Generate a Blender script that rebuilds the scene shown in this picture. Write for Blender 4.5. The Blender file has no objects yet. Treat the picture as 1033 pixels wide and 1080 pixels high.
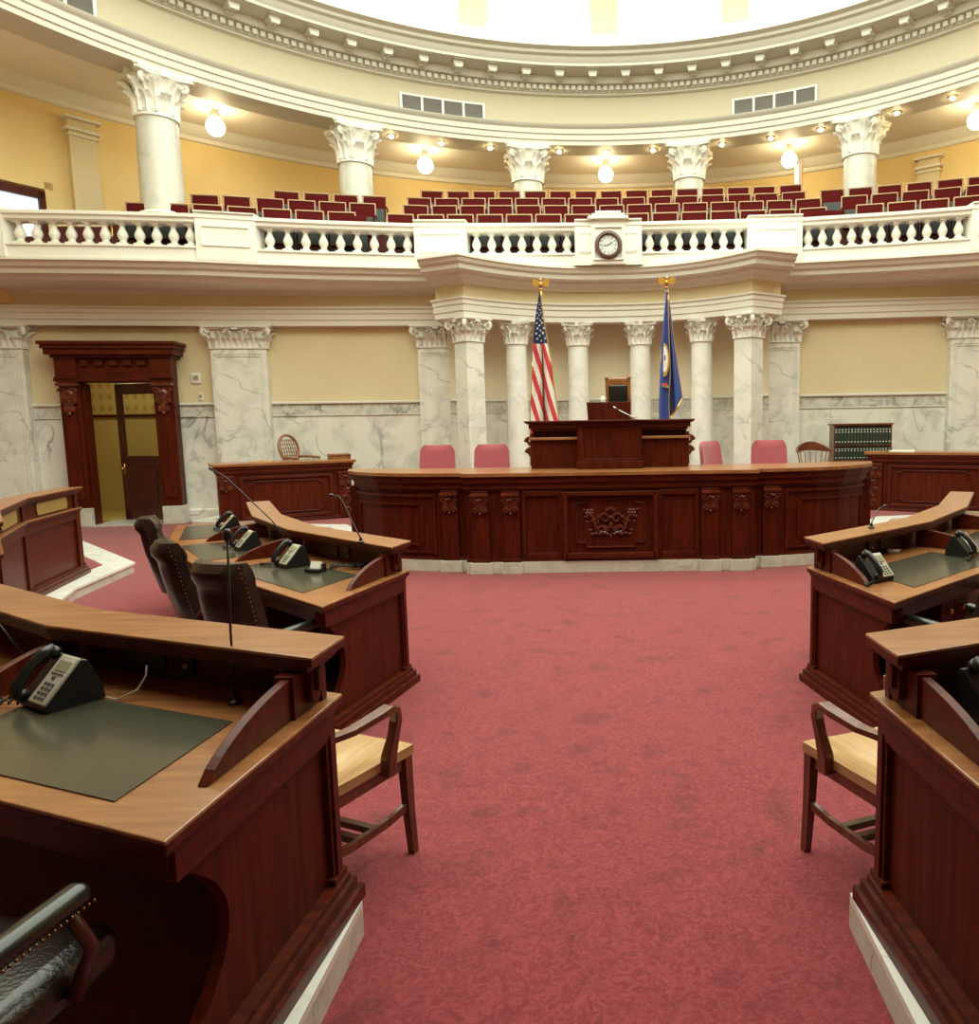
import bpy, math, random
from mathutils import Vector, Matrix
random.seed(7)
PI=math.pi
C=bpy.context.scene.collection
sc=bpy.context.scene

# ------------------------------------------------------------------ materials
MATS={}
def mat(name,col,rough=.5,metal=0,emit=None,estr=0,coat=0,sheen=0,trans=0,alpha=1,spec=.5):
    m=bpy.data.materials.new(name); m.use_nodes=True
    b=m.node_tree.nodes['Principled BSDF']
    b.inputs['Base Color'].default_value=(*col,1); b.inputs['Roughness'].default_value=rough
    b.inputs['Metallic'].default_value=metal; b.inputs['Coat Weight'].default_value=coat
    b.inputs['Coat Roughness'].default_value=.12
    b.inputs['Specular IOR Level'].default_value=spec
    b.inputs['Sheen Weight'].default_value=sheen
    b.inputs['Transmission Weight'].default_value=trans
    if emit: b.inputs['Emission Color'].default_value=(*emit,1); b.inputs['Emission Strength'].default_value=estr
    MATS[name]=m
    return m
def noisy(name,c1,c2,scale=(1,1,1),nscale=5,detail=4,lo=.35,hi=.65,distort=0,bump=0,bscale=None,**k):
    m=mat(name,c1,**k); nt=m.node_tree; N=nt.nodes; L=nt.links; b=N['Principled BSDF']
    tc=N.new('ShaderNodeTexCoord'); mp=N.new('ShaderNodeMapping'); mp.inputs['Scale'].default_value=scale
    L.new(tc.outputs['Object'],mp.inputs['Vector'])
    n=N.new('ShaderNodeTexNoise'); n.inputs['Scale'].default_value=nscale; n.inputs['Detail'].default_value=detail; n.inputs['Distortion'].default_value=distort
    L.new(mp.outputs['Vector'],n.inputs['Vector'])
    r=N.new('ShaderNodeValToRGB'); r.color_ramp.elements[0].position=lo; r.color_ramp.elements[1].position=hi
    r.color_ramp.elements[0].color=(*c1,1); r.color_ramp.elements[1].color=(*c2,1)
    L.new(n.outputs['Fac'],r.inputs['Fac']); L.new(r.outputs['Color'],b.inputs['Base Color'])
    if bump:
        n2=N.new('ShaderNodeTexNoise'); n2.inputs['Scale'].default_value=bscale or nscale*4
        L.new(tc.outputs['Object'],n2.inputs['Vector'])
        bp=N.new('ShaderNodeBump'); bp.inputs['Strength'].default_value=bump; bp.inputs['Distance'].default_value=.01
        L.new(n2.outputs['Fac'],bp.inputs['Height']); L.new(bp.outputs['Normal'],b.inputs['Normal'])
    return m
def marble(name,base,vein,cloud,scale=1.3,width=.025,amt=.75,rough=.25):
    m=mat(name,base,rough=rough,spec=.5); nt=m.node_tree; N=nt.nodes; L=nt.links; b=N['Principled BSDF']
    tc=N.new('ShaderNodeTexCoord')
    mp=N.new('ShaderNodeMapping'); mp.inputs['Rotation'].default_value=(.3,.6,.2); L.new(tc.outputs['Object'],mp.inputs['Vector'])
    n=N.new('ShaderNodeTexNoise'); n.inputs['Scale'].default_value=scale; n.inputs['Detail'].default_value=9; n.inputs['Distortion'].default_value=1.1
    L.new(mp.outputs['Vector'],n.inputs['Vector'])
    a=N.new('ShaderNodeMath'); a.operation='SUBTRACT'; a.inputs[1].default_value=.5; L.new(n.outputs['Fac'],a.inputs[0])
    a2=N.new('ShaderNodeMath'); a2.operation='ABSOLUTE'; L.new(a.outputs[0],a2.inputs[0])
    r=N.new('ShaderNodeMapRange'); r.inputs['From Min'].default_value=0; r.inputs['From Max'].default_value=width; r.inputs['To Min'].default_value=1; r.inputs['To Max'].default_value=0
    L.new(a2.outputs[0],r.inputs['Value'])
    n3=N.new('ShaderNodeTexNoise'); n3.inputs['Scale'].default_value=scale*1.1; n3.inputs['Detail'].default_value=5
    L.new(tc.outputs['Object'],n3.inputs['Vector'])
    r3=N.new('ShaderNodeMapRange'); r3.inputs['From Min'].default_value=.42; r3.inputs['From Max'].default_value=.68
    L.new(n3.outputs['Fac'],r3.inputs['Value'])
    mu=N.new('ShaderNodeMath'); mu.operation='MULTIPLY'; L.new(r.outputs[0],mu.inputs[0]); L.new(r3.outputs[0],mu.inputs[1])
    mu2=N.new('ShaderNodeMath'); mu2.operation='MULTIPLY'; mu2.inputs[1].default_value=amt; L.new(mu.outputs[0],mu2.inputs[0])
    mx=N.new('ShaderNodeMix'); mx.data_type='RGBA'; mx.inputs[6].default_value=(*base,1); mx.inputs[7].default_value=(*cloud,1)
    r4=N.new('ShaderNodeMapRange'); r4.inputs['From Min'].default_value=.45; r4.inputs['From Max'].default_value=.8
    n4=N.new('ShaderNodeTexNoise'); n4.inputs['Scale'].default_value=scale*2.3; n4.inputs['Detail'].default_value=8; n4.inputs['Distortion'].default_value=.8
    L.new(mp.outputs['Vector'],n4.inputs['Vector']); L.new(n4.outputs['Fac'],r4.inputs['Value']); L.new(r4.outputs[0],mx.inputs[0])
    mx2=N.new('ShaderNodeMix'); mx2.data_type='RGBA'; mx2.inputs[7].default_value=(*vein,1)
    L.new(mx.outputs[2],mx2.inputs[6]); L.new(mu2.outputs[0],mx2.inputs[0]); L.new(mx2.outputs[2],b.inputs['Base Color'])
    return m

noisy('mahogany',(.050,.0060,.0015),(.098,.0125,.003),scale=(14,14,1.1),nscale=2.2,detail=6,rough=.42,coat=.0,spec=.16,distort=.4)
noisy('mahogany_board',(.052,.0062,.0016),(.105,.0135,.0032),scale=(1.1,14,14),nscale=2.2,detail=6,rough=.38,coat=.0,spec=.24,distort=.4)
noisy('mahogany_lit_top',(.235,.085,.026),(.36,.150,.050),scale=(1.3,13,10),nscale=2.5,detail=7,rough=.30,coat=.3,distort=.3)  # lit copy of the mahogany: light on the tops put into the colour
noisy('carved_wood',(.085,.014,.006),(.16,.035,.014),nscale=9,rough=.3,coat=.4)
noisy('dark_wood',(.05,.010,.005),(.09,.018,.008),scale=(10,10,1.2),nscale=3,rough=.4,coat=.2)
noisy('oak_wood',(.40,.22,.085),(.55,.34,.15),scale=(10,1.2,8),nscale=3,detail=6,rough=.35,coat=.3)
noisy('walnut_wood',(.10,.025,.010),(.18,.05,.02),scale=(9,9,1.5),nscale=3,rough=.33,coat=.35)
noisy('honey_wood',(.22,.075,.022),(.33,.13,.04),scale=(9,9,1.5),nscale=3,rough=.35,coat=.3)
marble('marble',(.80,.785,.71),(.22,.23,.24),(.62,.62,.57))
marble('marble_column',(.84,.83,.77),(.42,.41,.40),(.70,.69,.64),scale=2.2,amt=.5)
marble('marble_gallery_dimmed',(.60,.585,.52),(.30,.29,.27),(.50,.49,.44),scale=1.6,amt=.6,rough=.35)  # darker copy of the column marble, offsets overexposure in the gallery
marble('marble_slab',(.79,.775,.69),(.20,.21,.23),(.50,.50,.46),scale=1.0,width=.035,amt=.9)
marble('marble_band',(.66,.64,.56),(.16,.16,.17),(.40,.40,.38),scale=3.0,width=.06,amt=.9)
marble('marble_base',(.62,.62,.53),(.25,.26,.24),(.48,.48,.42),scale=3.0,amt=.7)
mat('plaster_white',(.80,.79,.72),rough=.55)
mat('plaster_trim',(.76,.74,.65),rough=.55)
mat('niche_plaster_brightened',(.88,.80,.60),rough=.7)  # cream plaster lightened in colour to stand in for light inside the niche
mat('gallery_carpet',(.10,.022,.02),rough=.95)
noisy('plaster_cream',(.68,.57,.35),(.72,.61,.39),nscale=1.2,rough=.7)
noisy('plaster_gold',(.78,.58,.25),(.82,.63,.30),nscale=1.2,rough=.7)
mat('ring_plaster_dimmed',(.58,.555,.47),rough=.55)  # same paint as the other plaster, darkened to offset strong light near the dome
mat('ring_frieze_dimmed',(.50,.435,.31),rough=.7)  # frieze colour also darkened against the nearby dome light
mat('ceiling_white',(.84,.80,.68),rough=.7)
mat('pink_fabric',(.42,.085,.105),rough=.85,sheen=.4)
mat('velvet',(.075,.004,.004),rough=.85,spec=.1)
noisy('seat_trim',(.42,.24,.12),(.5,.3,.16),nscale=6,rough=.35,coat=.2)
mat('seat_iron',(.03,.035,.035),rough=.45)
noisy('black_leather',(.010,.009,.008),(.018,.016,.013),nscale=30,rough=.28,bump=.06,bscale=150,coat=.15)
noisy('brown_leather',(.016,.008,.006),(.030,.015,.011),nscale=8,rough=.3,bump=.2,bscale=90,coat=.15)
noisy('inlay_leather',(.045,.042,.026),(.06,.055,.036),nscale=60,rough=.22,bump=.05,bscale=200,coat=.2)
mat('brass',(.62,.38,.10),rough=.25,metal=1)
mat('nail_brass',(.25,.12,.04),rough=.4,metal=1)
mat('gold_paint',(.75,.50,.13),rough=.35,metal=.7)
mat('chrome',(.6,.6,.6),rough=.2,metal=1)
mat('black_plastic',(.012,.012,.013),rough=.35)
mat('black_metal',(.01,.01,.01),rough=.3)
mat('silver_plastic',(.50,.48,.38),rough=.4)
mat('key_grey',(.10,.10,.10),rough=.4)
mat('screen_grey',(.33,.30,.19),rough=.2)
mat('red_lamp_plastic',(.35,.03,.02),rough=.4)
mat('white_plastic',(.75,.73,.68),rough=.4)
mat('paper',(.85,.83,.76),rough=.6)
mat('grille_mesh',(.42,.29,.08),rough=.45,metal=.3)
mat('vent_grey',(.26,.25,.23),rough=.6)
mat('flag_blue',(.045,.075,.30),rough=.75)
mat('flag_navy',(.02,.03,.10),rough=.75)
mat('flag_red',(.60,.045,.05),rough=.75)
mat('flag_white',(.80,.77,.72),rough=.75)
mat('hall_yellow',(.66,.52,.20),rough=.7)
mat('hall_tan',(.50,.36,.10),rough=.6)
mat('white_enamel',(.75,.77,.75),rough=.35)
mat('clock_face',(.62,.66,.64),rough=.4)
mat('clock_case',(.09,.032,.02),rough=.35,coat=.3)
mat('book_green',(.02,.035,.025),rough=.5)
mat('lamp_globe',(1,.95,.85),emit=(1,.84,.50),estr=30)
mat('lamp_disc',(1,.95,.85),emit=(1,.78,.42),estr=90)
mat('window_light',(.7,.8,.9),emit=(.75,.88,1),estr=.8,rough=.2)
mat('glass',(.9,.93,.9),rough=.05,trans=1)
MATS['glass'].node_tree.nodes['Principled BSDF'].inputs['IOR'].default_value=1.1

def carpet():
    m=mat('carpet',(.4,.05,.07),rough=.95,sheen=.33,spec=.2); nt=m.node_tree; N=nt.nodes; L=nt.links; b=N['Principled BSDF']
    tc=N.new('ShaderNodeTexCoord')
    n=N.new('ShaderNodeTexNoise'); n.inputs['Scale'].default_value=26; n.inputs['Detail'].default_value=3; n.inputs['Distortion'].default_value=2.2
    L.new(tc.outputs['Object'],n.inputs['Vector'])
    r=N.new('ShaderNodeValToRGB'); e=r.color_ramp.elements
    e[0].position=.40; e[0].color=(.20,.0175,.024,1); e[1].position=.62; e[1].color=(.295,.038,.047,1)
    L.new(n.outputs['Fac'],r.inputs['Fac'])
    n2=N.new('ShaderNodeTexNoise'); n2.inputs['Scale'].default_value=4.5; n2.inputs['Detail'].default_value=5
    L.new(tc.outputs['Object'],n2.inputs['Vector'])
    r2=N.new('ShaderNodeValToRGB'); e=r2.color_ramp.elements
    e[0].position=.30; e[0].color=(.55,.50,.45,1); e[1].position=.46; e[1].color=(1,1,1,1)
    L.new(n2.outputs['Fac'],r2.inputs['Fac'])
    mx=N.new('ShaderNodeMix'); mx.data_type='RGBA'; mx.blend_type='MULTIPLY'; mx.inputs[0].default_value=.7
    L.new(r.outputs['Color'],mx.inputs[6]); L.new(r2.outputs['Color'],mx.inputs[7]); L.new(mx.outputs[2],b.inputs['Base Color'])
    n3=N.new('ShaderNodeTexNoise'); n3.inputs['Scale'].default_value=300; L.new(tc.outputs['Object'],n3.inputs['Vector'])
    bp=N.new('ShaderNodeBump'); bp.inputs['Strength'].default_value=.4; bp.inputs['Distance'].default_value=.01
    L.new(n3.outputs['Fac'],bp.inputs['Height']); L.new(bp.outputs['Normal'],b.inputs['Normal'])
carpet()
def skylight():
    m=mat('skylight_glass',(.06,.06,.055),rough=.4); nt=m.node_tree; N=nt.nodes; L=nt.links; b=N['Principled BSDF']
    tc=N.new('ShaderNodeTexCoord'); sp=N.new('ShaderNodeSeparateXYZ'); L.new(tc.outputs['Object'],sp.inputs[0])
    at=N.new('ShaderNodeMath'); at.operation='ARCTAN2'; L.new(sp.outputs[0],at.inputs[0]); L.new(sp.outputs[1],at.inputs[1])
    mu=N.new('ShaderNodeMath'); mu.operation='MULTIPLY'; mu.inputs[1].default_value=20/(2*PI); L.new(at.outputs[0],mu.inputs[0])
    fr=N.new('ShaderNodeMath'); fr.operation='PINGPONG'; fr.inputs[1].default_value=.5; L.new(mu.outputs[0],fr.inputs[0])
    r=N.new('ShaderNodeValToRGB'); e=r.color_ramp.elements; r.color_ramp.interpolation='EASE'
    e[0].position=.10; e[0].color=(.88,.84,.115,1); e[1].position=.15; e[1].color=(.88,.96,1.0,1)
    L.new(fr.outputs[0],r.inputs['Fac'])
    L.new(r.outputs['Color'],b.inputs['Emission Color']); b.inputs['Emission Strength'].default_value=SKY
SKY=4.4
skylight()
M=lambda n: MATS[n]

# ------------------------------------------------------------------ mesh builder
class MB:
    def __init__(s): s.v=[]; s.f=[]; s.mi=[]; s.cur=0
    def add(s,vs,fs):
        o=len(s.v); s.v+= [tuple(p) for p in vs]; s.f+=[tuple(i+o for i in f) for f in fs]; s.mi+=[s.cur]*len(fs); return s
    def box(s,c,d,rz=0,rx=0,ry=0):
        R=Matrix.Rotation(rz,3,'Z')@Matrix.Rotation(ry,3,'Y')@Matrix.Rotation(rx,3,'X'); c=Vector(c)
        vs=[c+R@Vector((x*d[0]/2,y*d[1]/2,z*d[2]/2)) for z in(-1,1) for y in(-1,1) for x in(-1,1)]
        return s.add(vs,[(0,2,3,1),(4,5,7,6),(0,1,5,4),(2,6,7,3),(0,4,6,2),(1,3,7,5)])
    def prism(s,poly,z0,z1):
        n=len(poly); vs=[(x,y,z0) for x,y in poly]+[(x,y,z1) for x,y in poly]
        a=sum(poly[i][0]*poly[(i+1)%n][1]-poly[(i+1)%n][0]*poly[i][1] for i in range(n))
        fs=[tuple(range(n-1,-1,-1)),tuple(range(n,2*n))]+[(i,(i+1)%n,n+(i+1)%n,n+i) for i in range(n)]
        if a<0: fs=[f[::-1] for f in fs]
        return s.add(vs,fs)
    def plate(s,pts,o,ux,uy,n,t):
        """2D outline pts in plane (o,ux,uy), extruded by t along n"""
        o=Vector(o);ux=Vector(ux);uy=Vector(uy);n=Vector(n); k=len(pts)
        a=[o+ux*p[0]+uy*p[1] for p in pts]; b=[p+n*t for p in a]
        fs=[tuple(range(k-1,-1,-1)),tuple(range(k,2*k))]+[(i,(i+1)%k,k+(i+1)%k,k+i) for i in range(k)]
        return s.add(a+b,fs)
    def lathe(s,prof,c=(0,0,0),n=20,a0=0,a1=2*PI,cap=True,R=None):
        full=abs(a1-a0-2*PI)<1e-6; m=n if full else n+1; vs=[]; c=Vector(c)
        for k in range(m):
            a=a0+(a1-a0)*k/n
            for r,z in prof:
                p=Vector((r*math.cos(a),r*math.sin(a),z)); vs.append(c+(R@p if R else p))
        L=len(prof); fs=[]
        for k in range(n if full else n):
            k2=(k+1)%m
            for j in range(L-1): fs.append((k*L+j,k2*L+j,k2*L+j+1,k*L+j+1))
        if cap and full:
            if prof[0][0]>1e-5: fs.append(tuple(k*L for k in range(m-1,-1,-1)))
            if prof[-1][0]>1e-5: fs.append(tuple(k*L+L-1 for k in range(m)))
        return s.add(vs,fs)
    def tube(s,pts,r,n=8,flat=1,cap=True):
        pts=[Vector(p) for p in pts]; vs=[]; up=None; K=len(pts)
        rr=r if isinstance(r,(list,tuple)) else [r]*K
        for i,p in enumerate(pts):
            t=(pts[min(i+1,K-1)]-pts[max(i-1,0)]).normalized()
            if up is None:
                up=Vector((0,0,1)) if abs(t.z)<.9 else Vector((1,0,0))
            a=t.cross(up)
            if a.length<1e-4: a=t.cross(Vector((0,1,0)))
            a.normalize(); b=a.cross(t).normalized(); up=b
            for k in range(n):
                an=2*PI*k/n; vs.append(p+a*math.cos(an)*rr[i]+b*math.sin(an)*rr[i]*flat)
        fs=[(i*n+k,i*n+(k+1)%n,(i+1)*n+(k+1)%n,(i+1)*n+k) for i in range(K-1) for k in range(n)]
        if cap: fs+=[tuple(range(n-1,-1,-1)),tuple((K-1)*n+k for k in range(n))]
        return s.add(vs,fs)
    def bar(s,pts,w,h):
        """rectangular bar along points; w sideways (horizontal), h the other way"""
        pts=[Vector(p) for p in pts]; vs=[]; K=len(pts)
        for i,p in enumerate(pts):
            t=(pts[min(i+1,K-1)]-pts[max(i-1,0)]).normalized()
            a=t.cross(Vector((0,0,1)))
            if hasattr(s,'side'): a=Vector(s.side)-t*t.dot(Vector(s.side))
            elif a.length<.15: a=Vector((1,0,0))
            a.normalize(); b=a.cross(t).normalized()
            ww=w[i] if isinstance(w,(list,tuple)) else w; hh=h[i] if isinstance(h,(list,tuple)) else h
            for x,y in((-1,-1),(1,-1),(1,1),(-1,1)): vs.append(p+a*x*ww/2+b*y*hh/2)
        fs=[(i*4+k,i*4+(k+1)%4,(i+1)*4+(k+1)%4,(i+1)*4+k) for i in range(K-1) for k in range(4)]+[(3,2,1,0),tuple((K-1)*4+k for k in range(4))]
        return s.add(vs,fs)
    def grid(s,fn,nu,nv):
        vs=[fn(i/nu,j/nv) for j in range(nv+1) for i in range(nu+1)]
        return s.add(vs,[(j*(nu+1)+i,j*(nu+1)+i+1,(j+1)*(nu+1)+i+1,(j+1)*(nu+1)+i) for j in range(nv) for i in range(nu)])
    def sphere(s,c,r,n=10,sc_=(1,1,1)):
        prof=[(max(1e-6,math.sin(PI*j/n))*1.0,-math.cos(PI*j/n)) for j in range(n+1)]
        vs=[];c=Vector(c);m=n*2
        for k in range(m):
            a=2*PI*k/m
            for q,z in prof: vs.append(c+Vector((q*math.cos(a)*r*sc_[0],q*math.sin(a)*r*sc_[1],z*r*sc_[2])))
        L=n+1
        return s.add(vs,[(k*L+j,((k+1)%m)*L+j,((k+1)%m)*L+j+1,k*L+j+1) for k in range(m) for j in range(n)])
    def rbox(s,c,d,r=.02,R=None,n=3):
        """rounded-edge box"""
        c=Vector(c); hx,hy,hz=[q/2 for q in d]; r=min(r,hx*.99,hy*.99,hz*.99); vs=[]
        ring=[]
        for (sx,sy,a0) in((1,1,0),(-1,1,PI/2),(-1,-1,PI),(1,-1,1.5*PI)):
            for k in range(n+1):
                a=a0+PI/2*k/n; ring.append((sx,sy,math.cos(a),math.sin(a)))
        lay=[(-hz+r-r*math.sin(PI/2*(n-k)/n), math.cos(PI/2*(n-k)/n)) for k in range(n+1)]+[(hz-r+r*math.sin(PI/2*k/n), math.cos(PI/2*k/n)) for k in range(n+1)]
        for z,q in lay:
            for sx,sy,ca,sa in ring:
                p=Vector((sx*(hx-r)+ca*r*q, sy*(hy-r)+sa*r*q, z)); vs.append(c+(R@p if R else p))
        m=len(ring); fs=[(j*m+k,j*m+(k+1)%m,(j+1)*m+(k+1)%m,(j+1)*m+k) for j in range(len(lay)-1) for k in range(m)]
        fs+=[tuple(range(m-1,-1,-1)),tuple((len(lay)-1)*m+k for k in range(m))]
        return s.add(vs,fs)

def wm(o):
    m=Matrix.Identity(4)
    while o: m=Matrix.LocRotScale(o.location,o.rotation_euler,o.scale)@m; o=o.parent
    return m
def obj(name,mb,m,parent=None,smooth=False,world=False,flip=False,label=None,kind=None,bevel=0):
    me=bpy.data.meshes.new(name); v=mb.v
    if world and parent:
        iv=wm(parent).inverted(); v=[tuple(iv@Vector(p)) for p in v]
    f=[t[::-1] for t in mb.f] if flip else mb.f
    me.from_pydata(v,[],f); ms=m if isinstance(m,(list,tuple)) else [m]
    for q in ms: me.materials.append(M(q))
    if any(mb.mi):
        me.polygons.foreach_set('material_index',mb.mi)
    if smooth: me.polygons.foreach_set('use_smooth',[True]*len(me.polygons))
    me.update()
    o=bpy.data.objects.new(name,me); C.objects.link(o); o.parent=parent
    if smooth=='auto':
        me.polygons.foreach_set('use_smooth',[True]*len(me.polygons))
        try: me.set_sharp_from_angle(angle=math.radians(35))
        except Exception: pass
    if bevel:
        b=o.modifiers.new('bevel','BEVEL'); b.width=bevel; b.segments=2; b.limit_method='ANGLE'
    if label: o['label']=label
    if kind: o['kind']=kind
    return o
def thing(name,label,cat,loc=(0,0,0),rz=0,group=None):
    o=bpy.data.objects.new(name,None); C.objects.link(o); o.location=loc; o.rotation_euler=(0,0,rz); o.empty_display_size=.2
    o['label']=label; o['category']=cat
    if group: o['group']=group
    return o
def tag(o,label,cat,group=None):
    o['label']=label; o['category']=cat
    if group: o['group']=group
    return o
def dup(root,loc,rz,label,group=None,parent=None):
    r=root.copy(); C.objects.link(r); r.parent=parent
    if loc is not None: r.location=loc; r.rotation_euler=(0,0,rz)
    if label: r['label']=label
    if group: r['group']=group
    for ch in kids.get(root.name,[]) or list(root.children):
        dup(ch,None,0,None,None,r)
    return r
kids={}
def struct(name,mb,m,smooth=False,parent=None,**k):
    o=obj(name,mb,m,parent,smooth,**k); 
    if parent is None: o['kind']='structure'
    return o

V=Vector
# ------------------------------------------------------------------ room curves
def yW(x): return 14.7-(55-math.sqrt(55*55-x*x))
_rp=[(0,14.02),(3.5,13.86),(5.0,13.58),(6.0,13.33),(7,13.02),(8.3,12.80),(9.8,12.62),(13.5,12.3)]
def yR(x):
    x=abs(x)
    for (a,p),(b,q) in zip(_rp,_rp[1:]):
        if x<=b:
            return p+(q-p)*(x-a)/(b-a)
    return _rp[-1][1]
XS=[i*.5 for i in range(-26,27)]
def hall_strip(mb,xs,prof):
    """prof: list of (base 'W'/'R'/'N'/'M', dy, z)"""
    def P(x,b,dy,z):
        y={'W':yW,'R':yR,'A':yA,'K':yK}[b](x)+dy
        return (x,y,z)
    vs=[P(x,*p) for x in xs for p in prof]; L=len(prof)
    return mb.add(vs,[(i*L+j,(i+1)*L+j,(i+1)*L+j+1,i*L+j+1) for i in range(len(xs)-1) for j in range(L-1)])
def yA(x): return 14.55-1.08*(abs(x)/2.52)**2.5      # concave apse, architrave face
def yK(x): return 14.05-1.30*(abs(x)/2.45)**2.4      # concave apse, cornice edge

XL=[x for x in XS if x<=-3.0]; XR=[x for x in XS if x>=3.0]
# ---- floor, tiers
mb=MB(); mb.prism([(-13.6,-4),(13.6,-4),(13.6,17.5),(-13.6,17.5)],-.1,0); struct('floor',mb,'carpet')
def inset(poly,d,skip=()):
    # offset closed CCW polygon inwards
    n=len(poly); out=[]
    for i in range(n):
        p0,p1,p2=V(poly[i-1]),V(poly[i]),V(poly[(i+1)%n])
        a=(p1-p0).normalized(); b=(p2-p1).normalized(); na=V((-a.y,a.x)); nb=V((-b.y,b.x))
        m=(na+nb); m=m/ max(.3,m.dot(na)); out.append(tuple(p1+m*d))
    return out
TL=[(-13.2,-3.8),(-.86,-3.8),(-.86,2.43),(-2.0,2.90),(-2.95,3.52),(-3.7,4.35),(-4.4,5.4),(-5.1,6.55),(-5.62,7.75),(-5.92,9.2),(-8.3,11.5),(-13.2,12.0)]
TH=.125
tn=1
for sgn in(1,-1):
    P=[(x*sgn+(0 if sgn>0 else -.035),y) for x,y in TL]
    if sgn<0: P=P[::-1]
    mb=MB(); mb.prism(P,0,TH-.025); o=struct('trim_%d'%tn,mb,'marble_base'); tn+=1
    mb=MB(); nr=lambda p:abs(p[0])<4.0 and p[1]<4.6; qo=inset(P,-.02); mb.prism([P[j] if nr(P[j]) else qo[j] for j in range(len(P))],TH-.025,TH); struct('trim_%d'%tn,mb,'marble_column'); tn+=1
    q1=inset(P,.30); q2=inset(P,.04); near=lambda p:abs(p[0])<4.0 and p[1]<4.6
    mb=MB(); mb.prism([q2[j] if near(P[j]) else q1[j] for j in range(len(P))],TH,TH+.006); struct('floor_tier_%s'%('left' if sgn>0 else 'right'),mb,'carpet')

# ---- dais platform
mb=MB()
pp=[(-7.4,13.2),(-5.6,12.4),(-4.6,12.2),(-4.0,11.2),(-3.3,10.4),(-1.4,9.6),(1.4,9.6),(3.3,10.4),(4.0,11.2),(4.6,12.2),(5.6,12.4),(7.4,13.2),(7.4,14.3),(-7.4,14.3)]
mb.prism(pp,0,.14); struct('trim_%d'%tn,mb,'marble_column'); tn+=1
mb=MB(); mb.prism(inset(pp,.3),.14,.146); struct('floor_dais',mb,'carpet')
mb=MB(); mb.prism([(-1.6,10.25),(1.6,10.25),(2.2,13.6),(-2.2,13.6)],.146,.50); struct('trim_%d'%tn,mb,'carpet'); tn+=1

# ---- lower wall: marble slabs, band, plaster above
def wall_lower(name,xs,off=.22):
    mb=MB(); hall_strip(mb,xs,[('W',off-.05,0),('W',off-.05,.22),('W',off,.24)]); a=mb
    mb.cur=0
    hall_strip(mb,xs,[('W',off,.24),('W',off,1.97),('W',off-.025,1.975),('W',off-.025,1.995)])
    mb.cur=1; hall_strip(mb,xs,[('W',off,1.995),('W',off,2.20)])
    mb.cur=2; hall_strip(mb,xs,[('W',off,2.20),('W',off-.045,2.205),('W',off-.05,2.235),('W',off-.01,2.25)])
    mb.cur=3; hall_strip(mb,xs,[('W',off,2.25),('W',off,3.70)])
    return struct(name,mb,['marble_slab','marble_band','plaster_trim','plaster_cream'])
DX0,DX1=-9.62,-8.27   # doorway
def rng(a,b,n=8): return [a+(b-a)*i/n for i in range(n+1)]
wall_lower('wall_back_left',rng(DX1,-2.75,14))
wall_lower('wall_left_end',rng(-13.6,DX0,8))
wall_lower('wall_back_right',rng(2.75,13.6,20))
mb=MB(); hall_strip(mb,rng(DX0,DX1,2),[('W',.22,2.62),('W',.22,3.70)]); struct('wall_over_door',mb,'plaster_cream')
# niche wall behind the columns
def niche(prof,mb,n=24,a=1.15):
    vs=[]
    for i in range(n+1):
        t=-a+2*a*i/n
        for dr,z in prof: vs.append(((3.25-dr)*math.sin(t)/math.sin(a)*.93,13.75+ (3.25-dr)*math.cos(t)*.52,z))
    L=len(prof); mb.add(vs,[(i*L+j,(i+1)*L+j,(i+1)*L+j+1,i*L+j+1) for i in range(n) for j in range(L-1)])
mb=MB(); niche([(0,0),(0,1.97),(.025,1.975),(.025,1.995)],mb); mb.cur=1; niche([(0,1.995),(0,2.2)],mb); mb.cur=2; niche([(0,2.2),(.05,2.21),(.05,2.235),(.01,2.25)],mb); mb.cur=3; niche([(0,2.25),(0,3.8)],mb)
struct('wall_niche',mb,['marble_slab','marble_band','plaster_trim','niche_plaster_brightened'])
mb=MB(); mb.prism([(-2.6,14.1),(-1.7,14.45),(0,14.75),(1.7,14.45),(2.6,14.1),(3.2,14.7),(2.2,15.8),(-2.2,15.8),(-3.2,14.7)],3.76,3.86); struct('ceiling_niche',mb,'niche_plaster_brightened')

# ---- lower entablature (architrave, frieze, cornice) sides
def entab(xs,name):
    mb=MB()
    hall_strip(mb,xs,[('W',.24,3.64),('W',0,3.64),('W',0,3.74),('W',-.025,3.745),('W',-.025,3.85),('W',-.05,3.86),('W',-.05,3.92),('W',-.09,3.95),('W',-.09,3.975),('W',.03,3.99)])
    mb.cur=1; hall_strip(mb,xs,[('W',.03,3.99),('W',.03,4.20)])
    mb.cur=2; hall_strip(mb,xs,[('W',.03,4.20),('W',-.03,4.23),('W',-.06,4.25),('R',.34,4.27),('R',.30,4.33),('R',.15,4.35),('R',.13,4.42),('R',.06,4.45),('R',.02,4.51),('R',-.04,4.53),('R',-.04,4.57),('R',.05,4.58)])
    return struct(name,mb,['plaster_trim','plaster_cream','plaster_trim'])
entab([x for x in XL]+[-2.95],'trim_%d'%tn); tn+=1
entab([2.95]+XR,'trim_%d'%tn); tn+=1
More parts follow.
